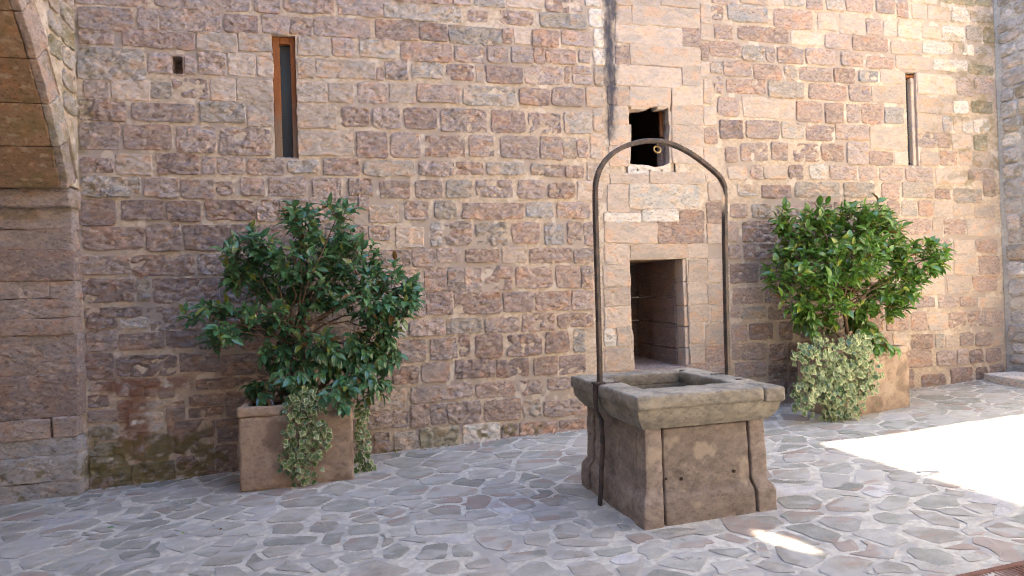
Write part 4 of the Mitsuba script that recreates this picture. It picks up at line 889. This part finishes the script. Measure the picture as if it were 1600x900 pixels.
# ------------------------------------------------------------------ shrubs
def leaf_mesh(L, wd, droop, fold):
    t = np.array([0, .12, .3, .5, .7, .88, 1.0]); w = np.array([0, .55, .92, 1.0, .78, .38, 0]) * wd / 2
    z = -droop * L * t ** 2
    v, u = [], []
    for i in range(7):
        v.append([t[i] * L, 0, z[i]]); u.append(0.0)
    for s in (-1, 1):
        for i in range(1, 6):
            v.append([t[i] * L, s * w[i], z[i] + fold * w[i]]); u.append(s * 0.8)
    f = []
    for s, o in ((-1, 7), (1, 12)):
        tri = [[0, o, 1]] + sum([[[i, o + i - 1, o + i], [i, o + i, i + 1]] for i in range(1, 5)], []) + [[5, o + 4, 6]]
        f += tri if s < 0 else [t_[::-1] for t_ in tri]
    return np.array(v), np.array(f), np.array(u)


LEAVES = [leaf_mesh(1.0, 0.40 + 0.08 * (i % 3), 0.10 + 0.12 * (i % 4), 0.35 + 0.1 * (i % 2)) for i in range(8)]


def put_leaf(r, pos, d, nrm, L, mesh):
    v, f, u = mesh
    d = d / np.linalg.norm(d); s = np.cross(nrm, d); s /= max(np.linalg.norm(s), 1e-6); n2 = np.cross(d, s)
    return pos + L * (v[:, :1] * d + v[:, 1:2] * s + v[:, 2:3] * n2), f, np.column_stack([u, np.full(len(v), r.random())])


def shrub(label, clumps, base, mat, seed, yc, dy, per, Lr, droop_low, lean):
    s = thing("shrub", label, "shrub")
    r = np.random.default_rng(seed)
    C = [tuple(map(float, c.split(","))) for c in clumps.split()]
    base = np.array(base)
    forks = [base + np.array([r.normal(0, 0.05), r.normal(0, 0.04), 0.42 + 0.12 * i]) * [1, 1, 1] for i in range(3)]
    v, f = tube([base - [0, 0, 0.1], base + [0.01, 0, 0.15], forks[0], forks[1] * 0.5 + forks[0] * 0.5, forks[2]], [0.026, 0.022, 0.019, 0.015, 0.012], 8)
    obj("trunk", (v, f), "bark_mat", s)
    leaves, twigs = [], []
    for ci, (cx, cz, rx, rz) in enumerate(C):
        ry = min(dy, 0.75 * max(rx, rz) + 0.06)
        cy = np.clip(yc + r.normal(0, dy * 0.55), yc - dy, yc + dy * 0.8)
        ctr = np.array([cx, cy, cz])
        st = forks[ci % 3] if cz > forks[0][2] else base + [r.normal(0, .05), r.normal(0, .05), 0.05]
        mid = st * 0.5 + ctr * 0.5 + np.array([r.normal(0, 0.04), r.normal(0, 0.04), 0.05 if cz > st[2] else 0.12])
        tt = np.linspace(0, 1, 7)[:, None]
        pth = (1 - tt) ** 2 * st + 2 * tt * (1 - tt) * mid + tt ** 2 * ctr
        pth[1:-1] += r.normal(0, 0.012, (5, 3))
        v, f = tube(pth, np.linspace(0.011, 0.004, 7), 6)
        obj("branch", (v, f), "bark_mat", s)
        nt = max(3, int(per * rx * rz * 3.14159 * (0.6 + ry)))
        for _ in range(nt):
            q = r.normal(0, 1, 3); q /= np.linalg.norm(q); q *= r.uniform(0.35, 1.0) ** 0.5
            tip = ctr + q * [rx, ry, rz]
            tip[1] = min(tip[1], -0.06)
            ax = tip - (ctr - [0, 0, rz * 0.8]) + [0, -0.05, 0.04]; ax = ax / np.linalg.norm(ax)
            if cz < droop_low:
                ax = ax * [1, 1, 0.3] - [0, 0, 0.55]; ax /= np.linalg.norm(ax)
            a = tip - ax * r.uniform(0.10, 0.2)
            twigs.append(tube([a, (a + tip) / 2 + r.normal(0, 0.006, 3), tip], [0.0035, 0.003, 0.002], 4))
            k = r.integers(6, 10); ph = r.uniform(0, 6.28)
            e1 = np.cross(ax, [0.3, 0.2, 0.9]); e1 /= np.linalg.norm(e1); e2 = np.cross(ax, e1)
            for j in range(k):
                fr = j / k; ph += 2.4
                el = r.uniform(0.25, 0.75) + 0.5 * fr
                d = (e1 * math.cos(ph) + e2 * math.sin(ph)) * math.cos(el) + ax * math.sin(el)
                d = d + [lean, -0.10, -0.12 if cz > droop_low else -0.5]
                d /= np.linalg.norm(d)
                up = np.array([0.0, -0.25, 1.0]) + r.normal(0, 0.38, 3) + ax * 0.4
                pos = tip - ax * 0.11 * (1 - fr)
                leaves.append(put_leaf(r, pos, d, up, r.uniform(*Lr), LEAVES[r.integers(8)]))
    dist = [np.linalg.norm(l[0].mean(0) - EYE) + r.uniform(-0.06, 0.06) for l in leaves]
    order = np.argsort(dist)
    for i in order[:260]:
        v, f, u = leaves[i]
        obj("leaf", (v, f), mat, s, uv=u)
    m, u = merge([leaves[i] for i in order[260:]])
    obj("foliage", m, mat, s, uv=u, kind="stuff")
    m, u = merge([(a, b, const_uv(a, 0, 0)) for a, b in twigs])
    obj("twigs", m, "bark_mat", s, kind="stuff")
    return len(leaves)


CL += " -0.25,0.74,0.22,0.10 0.05,0.72,0.20,0.10 0.25,1.02,0.20,0.15 -0.50,1.05,0.20,0.12 0.28,0.80,0.14,0.16 -0.45,1.17,0.20,0.08 -0.12,1.20,0.20,0.09 -0.02,0.90,0.16,0.09 -0.98,1.52,0.2,0.05 -0.85,1.30,0.2,0.07"
nl = shrub("dark green glossy leaved shrub spreading from the brown planter left of the well", CL, (-0.28, -0.52, 0.64), "leaf_mat", 21, -0.56, 0.30, 200, (0.060, 0.125), 1.15, 0.0)
CR = " ".join("%.2f,%s,%.2f,%s" % (5.42 + 0.83 * (float(c.split(",")[0]) - 5.42) - 0.03, c.split(",")[1], 0.85 * float(c.split(",")[2]), c.split(",")[3]) for c in CR.split())
nr = shrub("bright green bushy evergreen shrub in the tan planter right of the well", CR, (5.42, -0.56, 0.80), "leaf2_mat", 22, -0.58, 0.32, 180, (0.065, 0.135), 1.15, 0.02)

# ------------------------------------------------------------------ variegated ivy
ang = np.array([-150, -120, -85, -58, -30, 0, 30, 58, 85, 120, 150]) * math.pi / 180
rad = np.array([.55, .42, .80, .55, .70, 1.05, .70, .55, .80, .42, .55])


def ivy_leaf(r, pos, d, nrm, L):
    n = len(ang)
    ring_ = np.stack([np.cos(ang) * rad, np.sin(ang) * rad, -0.12 * rad ** 2], 1)
    inn = ring_ * 0.62 + [0, 0, 0.02]
    v = np.vstack([[[0.0, 0, 0.03]], inn, ring_]); u = np.concatenate([[0], np.full(n, 0.60), np.full(n, 1.0)])
    f = []
    for i in range(n - 1):
        f += [[0, 1 + i, 2 + i], [1 + i, 1 + n + i, 2 + n + i], [1 + i, 2 + n + i, 2 + i]]
    d = d / np.linalg.norm(d); s = np.cross(nrm, d); s /= np.linalg.norm(s); n2 = np.cross(d, s)
    return pos + L * (v[:, :1] * d + v[:, 1:2] * s + v[:, 2:3] * n2), np.array(f), np.column_stack([u, np.full(len(v), r.random())])


def ivy(label, clumps, top, seed, yc, dens, keep, Ls, loose=0.22, deep=0.07):
    s = thing("trailing_ivy", label, "ivy", "variegated ivy hanging from the planters")
    r = np.random.default_rng(seed)
    leaves = []
    for cx, cz, rx, rz in [tuple(map(float, c.split(","))) for c in clumps.split()]:
        p0 = np.array([cx * 0.5 + top[0] * 0.5, top[1], top[2]]); p1 = np.array([cx, yc, cz - rz])
        mid = np.array([cx * 0.7 + top[0] * 0.3, yc, top[2] + 0.03])
        tt = np.linspace(0, 1, 8)[:, None]
        v, f = tube((1 - tt) ** 2 * p0 + 2 * tt * (1 - tt) * mid + tt ** 2 * p1, 0.0035, 5)
        obj("stem", (v, f), "bark_mat", s)
        for _ in range(max(6, int(dens * rx * rz))):
            q = r.normal(0, 1, 3); q /= np.linalg.norm(q); q *= r.uniform(0.1, 1) ** 0.45
            pos = np.array([cx, yc, cz]) + q * [rx, deep, rz]
            if r.random() < loose:                              # loose runners below and beside the mass
                sx_ = round(pos[0] / 0.09) * 0.09
                pos = np.array([sx_ + r.normal(0, 0.015), yc + 0.01 * r.normal(), max(0.03 + GX * sx_, cz - rz * r.uniform(0.5, 1.7))])
            nrm = np.array([q[0] * 0.5, -0.75, 0.45]) + r.normal(0, 0.32, 3)
            d = np.array([r.normal(0, 0.6), -0.25, -0.8 + r.normal(0, 0.4)])
            leaves.append(ivy_leaf(r, pos, d, nrm / np.linalg.norm(nrm), r.uniform(*Ls)))
    order = np.argsort([l[0][:, 1].mean() for l in leaves])
    for i in order[:keep]:
        obj("leaf", leaves[i][:2], "ivy_mat", s, uv=leaves[i][2])
    if len(leaves) > keep:
        m, u = merge([leaves[i] for i in order[keep:]])
        obj("foliage", m, "ivy_mat", s, uv=u, kind="stuff")


IVA += " -0.20,0.74,0.20,0.08"
IVC += " 4.80,0.55,0.24,0.24 5.15,0.92,0.25,0.12 4.72,0.90,0.2,0.12"
ivy("variegated ivy trailing down the front of the brown planter", IVA, (-0.25, -0.7, 0.67), 31, -0.875, 3000, 130, (0.028, 0.046))
ivy("narrow strand of variegated ivy hanging at the right end of the brown planter", IVB, (0.12, -0.62, 0.67), 32, -0.62, 5000, 50, (0.03, 0.048))
ivy("dense pale variegated ivy covering the left half of the tan planter", IVC, (4.98, -0.7, 0.86), 33, -1.0, 3000, 240, (0.026, 0.046), 0.05, 0.15)

# ------------------------------------------------------------------ small things
gr = thing("drain_grate", "rusty red-brown slotted iron drain grate at the bottom right corner", "drain grate")
gz = float(ground_z(3.4, -4.15)) + 0.012
v, f = rbox(2.6, 5.2, -4.075, -4.04, gz - 0.03, gz + 0.004, seed=1, r=0.004, step=0.3, amp=0.0)
v[:, 2] += GX * (v[:, 0] - 3.4); obj("edge_bar", (v, f), "rust_mat", gr, uv=const_uv(v, 0, 0))
for i in range(100):
    a = 2.62 + i * 0.026
    v, f = plain_box(a, a + 0.016, -4.30, -4.076, gz - 0.03, gz); v[:, 2] += GX * (a - 3.4)
    obj("bar", (v, f), "rust_mat", gr, smooth=False)
rr = np.random.default_rng(8)
crumbs = []
for _ in range(420):                                         # crumbs of mortar and stone along the foot of the wall
    x = rr.uniform(XL, XR - 0.1); y = -0.03 - abs(rr.normal(0, 0.05)); z = 0.012 * rr.uniform(0.25, 1.0) ** 2 + 0.003
    ico = trimesh.creation.icosphere(subdivisions=1, radius=1.0)
    v = np.array(ico.vertices) * (1 + 0.5 * vfbm(np.array(ico.vertices) * 1.7 + x * 9, 1))[:, None] * [z * 1.4, z, z * 0.7] + [x, y, float(ground_z(x, y)) + z * 0.3]
    crumbs.append((v, np.array(ico.faces), const_uv(v, TONES.index("mgdp"[rr.integers(4)]) / 20, rr.random())))
m, u = merge(crumbs)
obj("grit", m, "stone_mat", smooth=False, uv=u, label="crumbs of mortar and stone lying along the foot of the wall", category="grit", kind="stuff")
for i, (x, y, sz, lab) in enumerate(((-1.60, -1.30, 0.05, "small green leaf fallen on the paving at far left"), (-1.03, -1.68, 0.045, "small green leaf fallen on the paving below the left planter"), (-0.78, -1.70, 0.03, "dry brown leaf lying on the paving before the left planter"), (0.62, -1.12, 0.035, "curled dry leaf on the paving right of the brown planter"))):
    d = np.array([math.cos(i * 2.1), math.sin(i * 2.1), 0.05])
    v, f, u = put_leaf(rr, np.array([x, y, float(ground_z(x, y)) + 0.018]), d, np.array([0.1, -0.2, 1.0]), sz, LEAVES[i % 8])
    obj("fallen_leaf", (v, f), "leaf2_mat" if i < 2 else "bark_mat", uv=u, label=lab, category="leaf", group="leaves fallen on the paving")
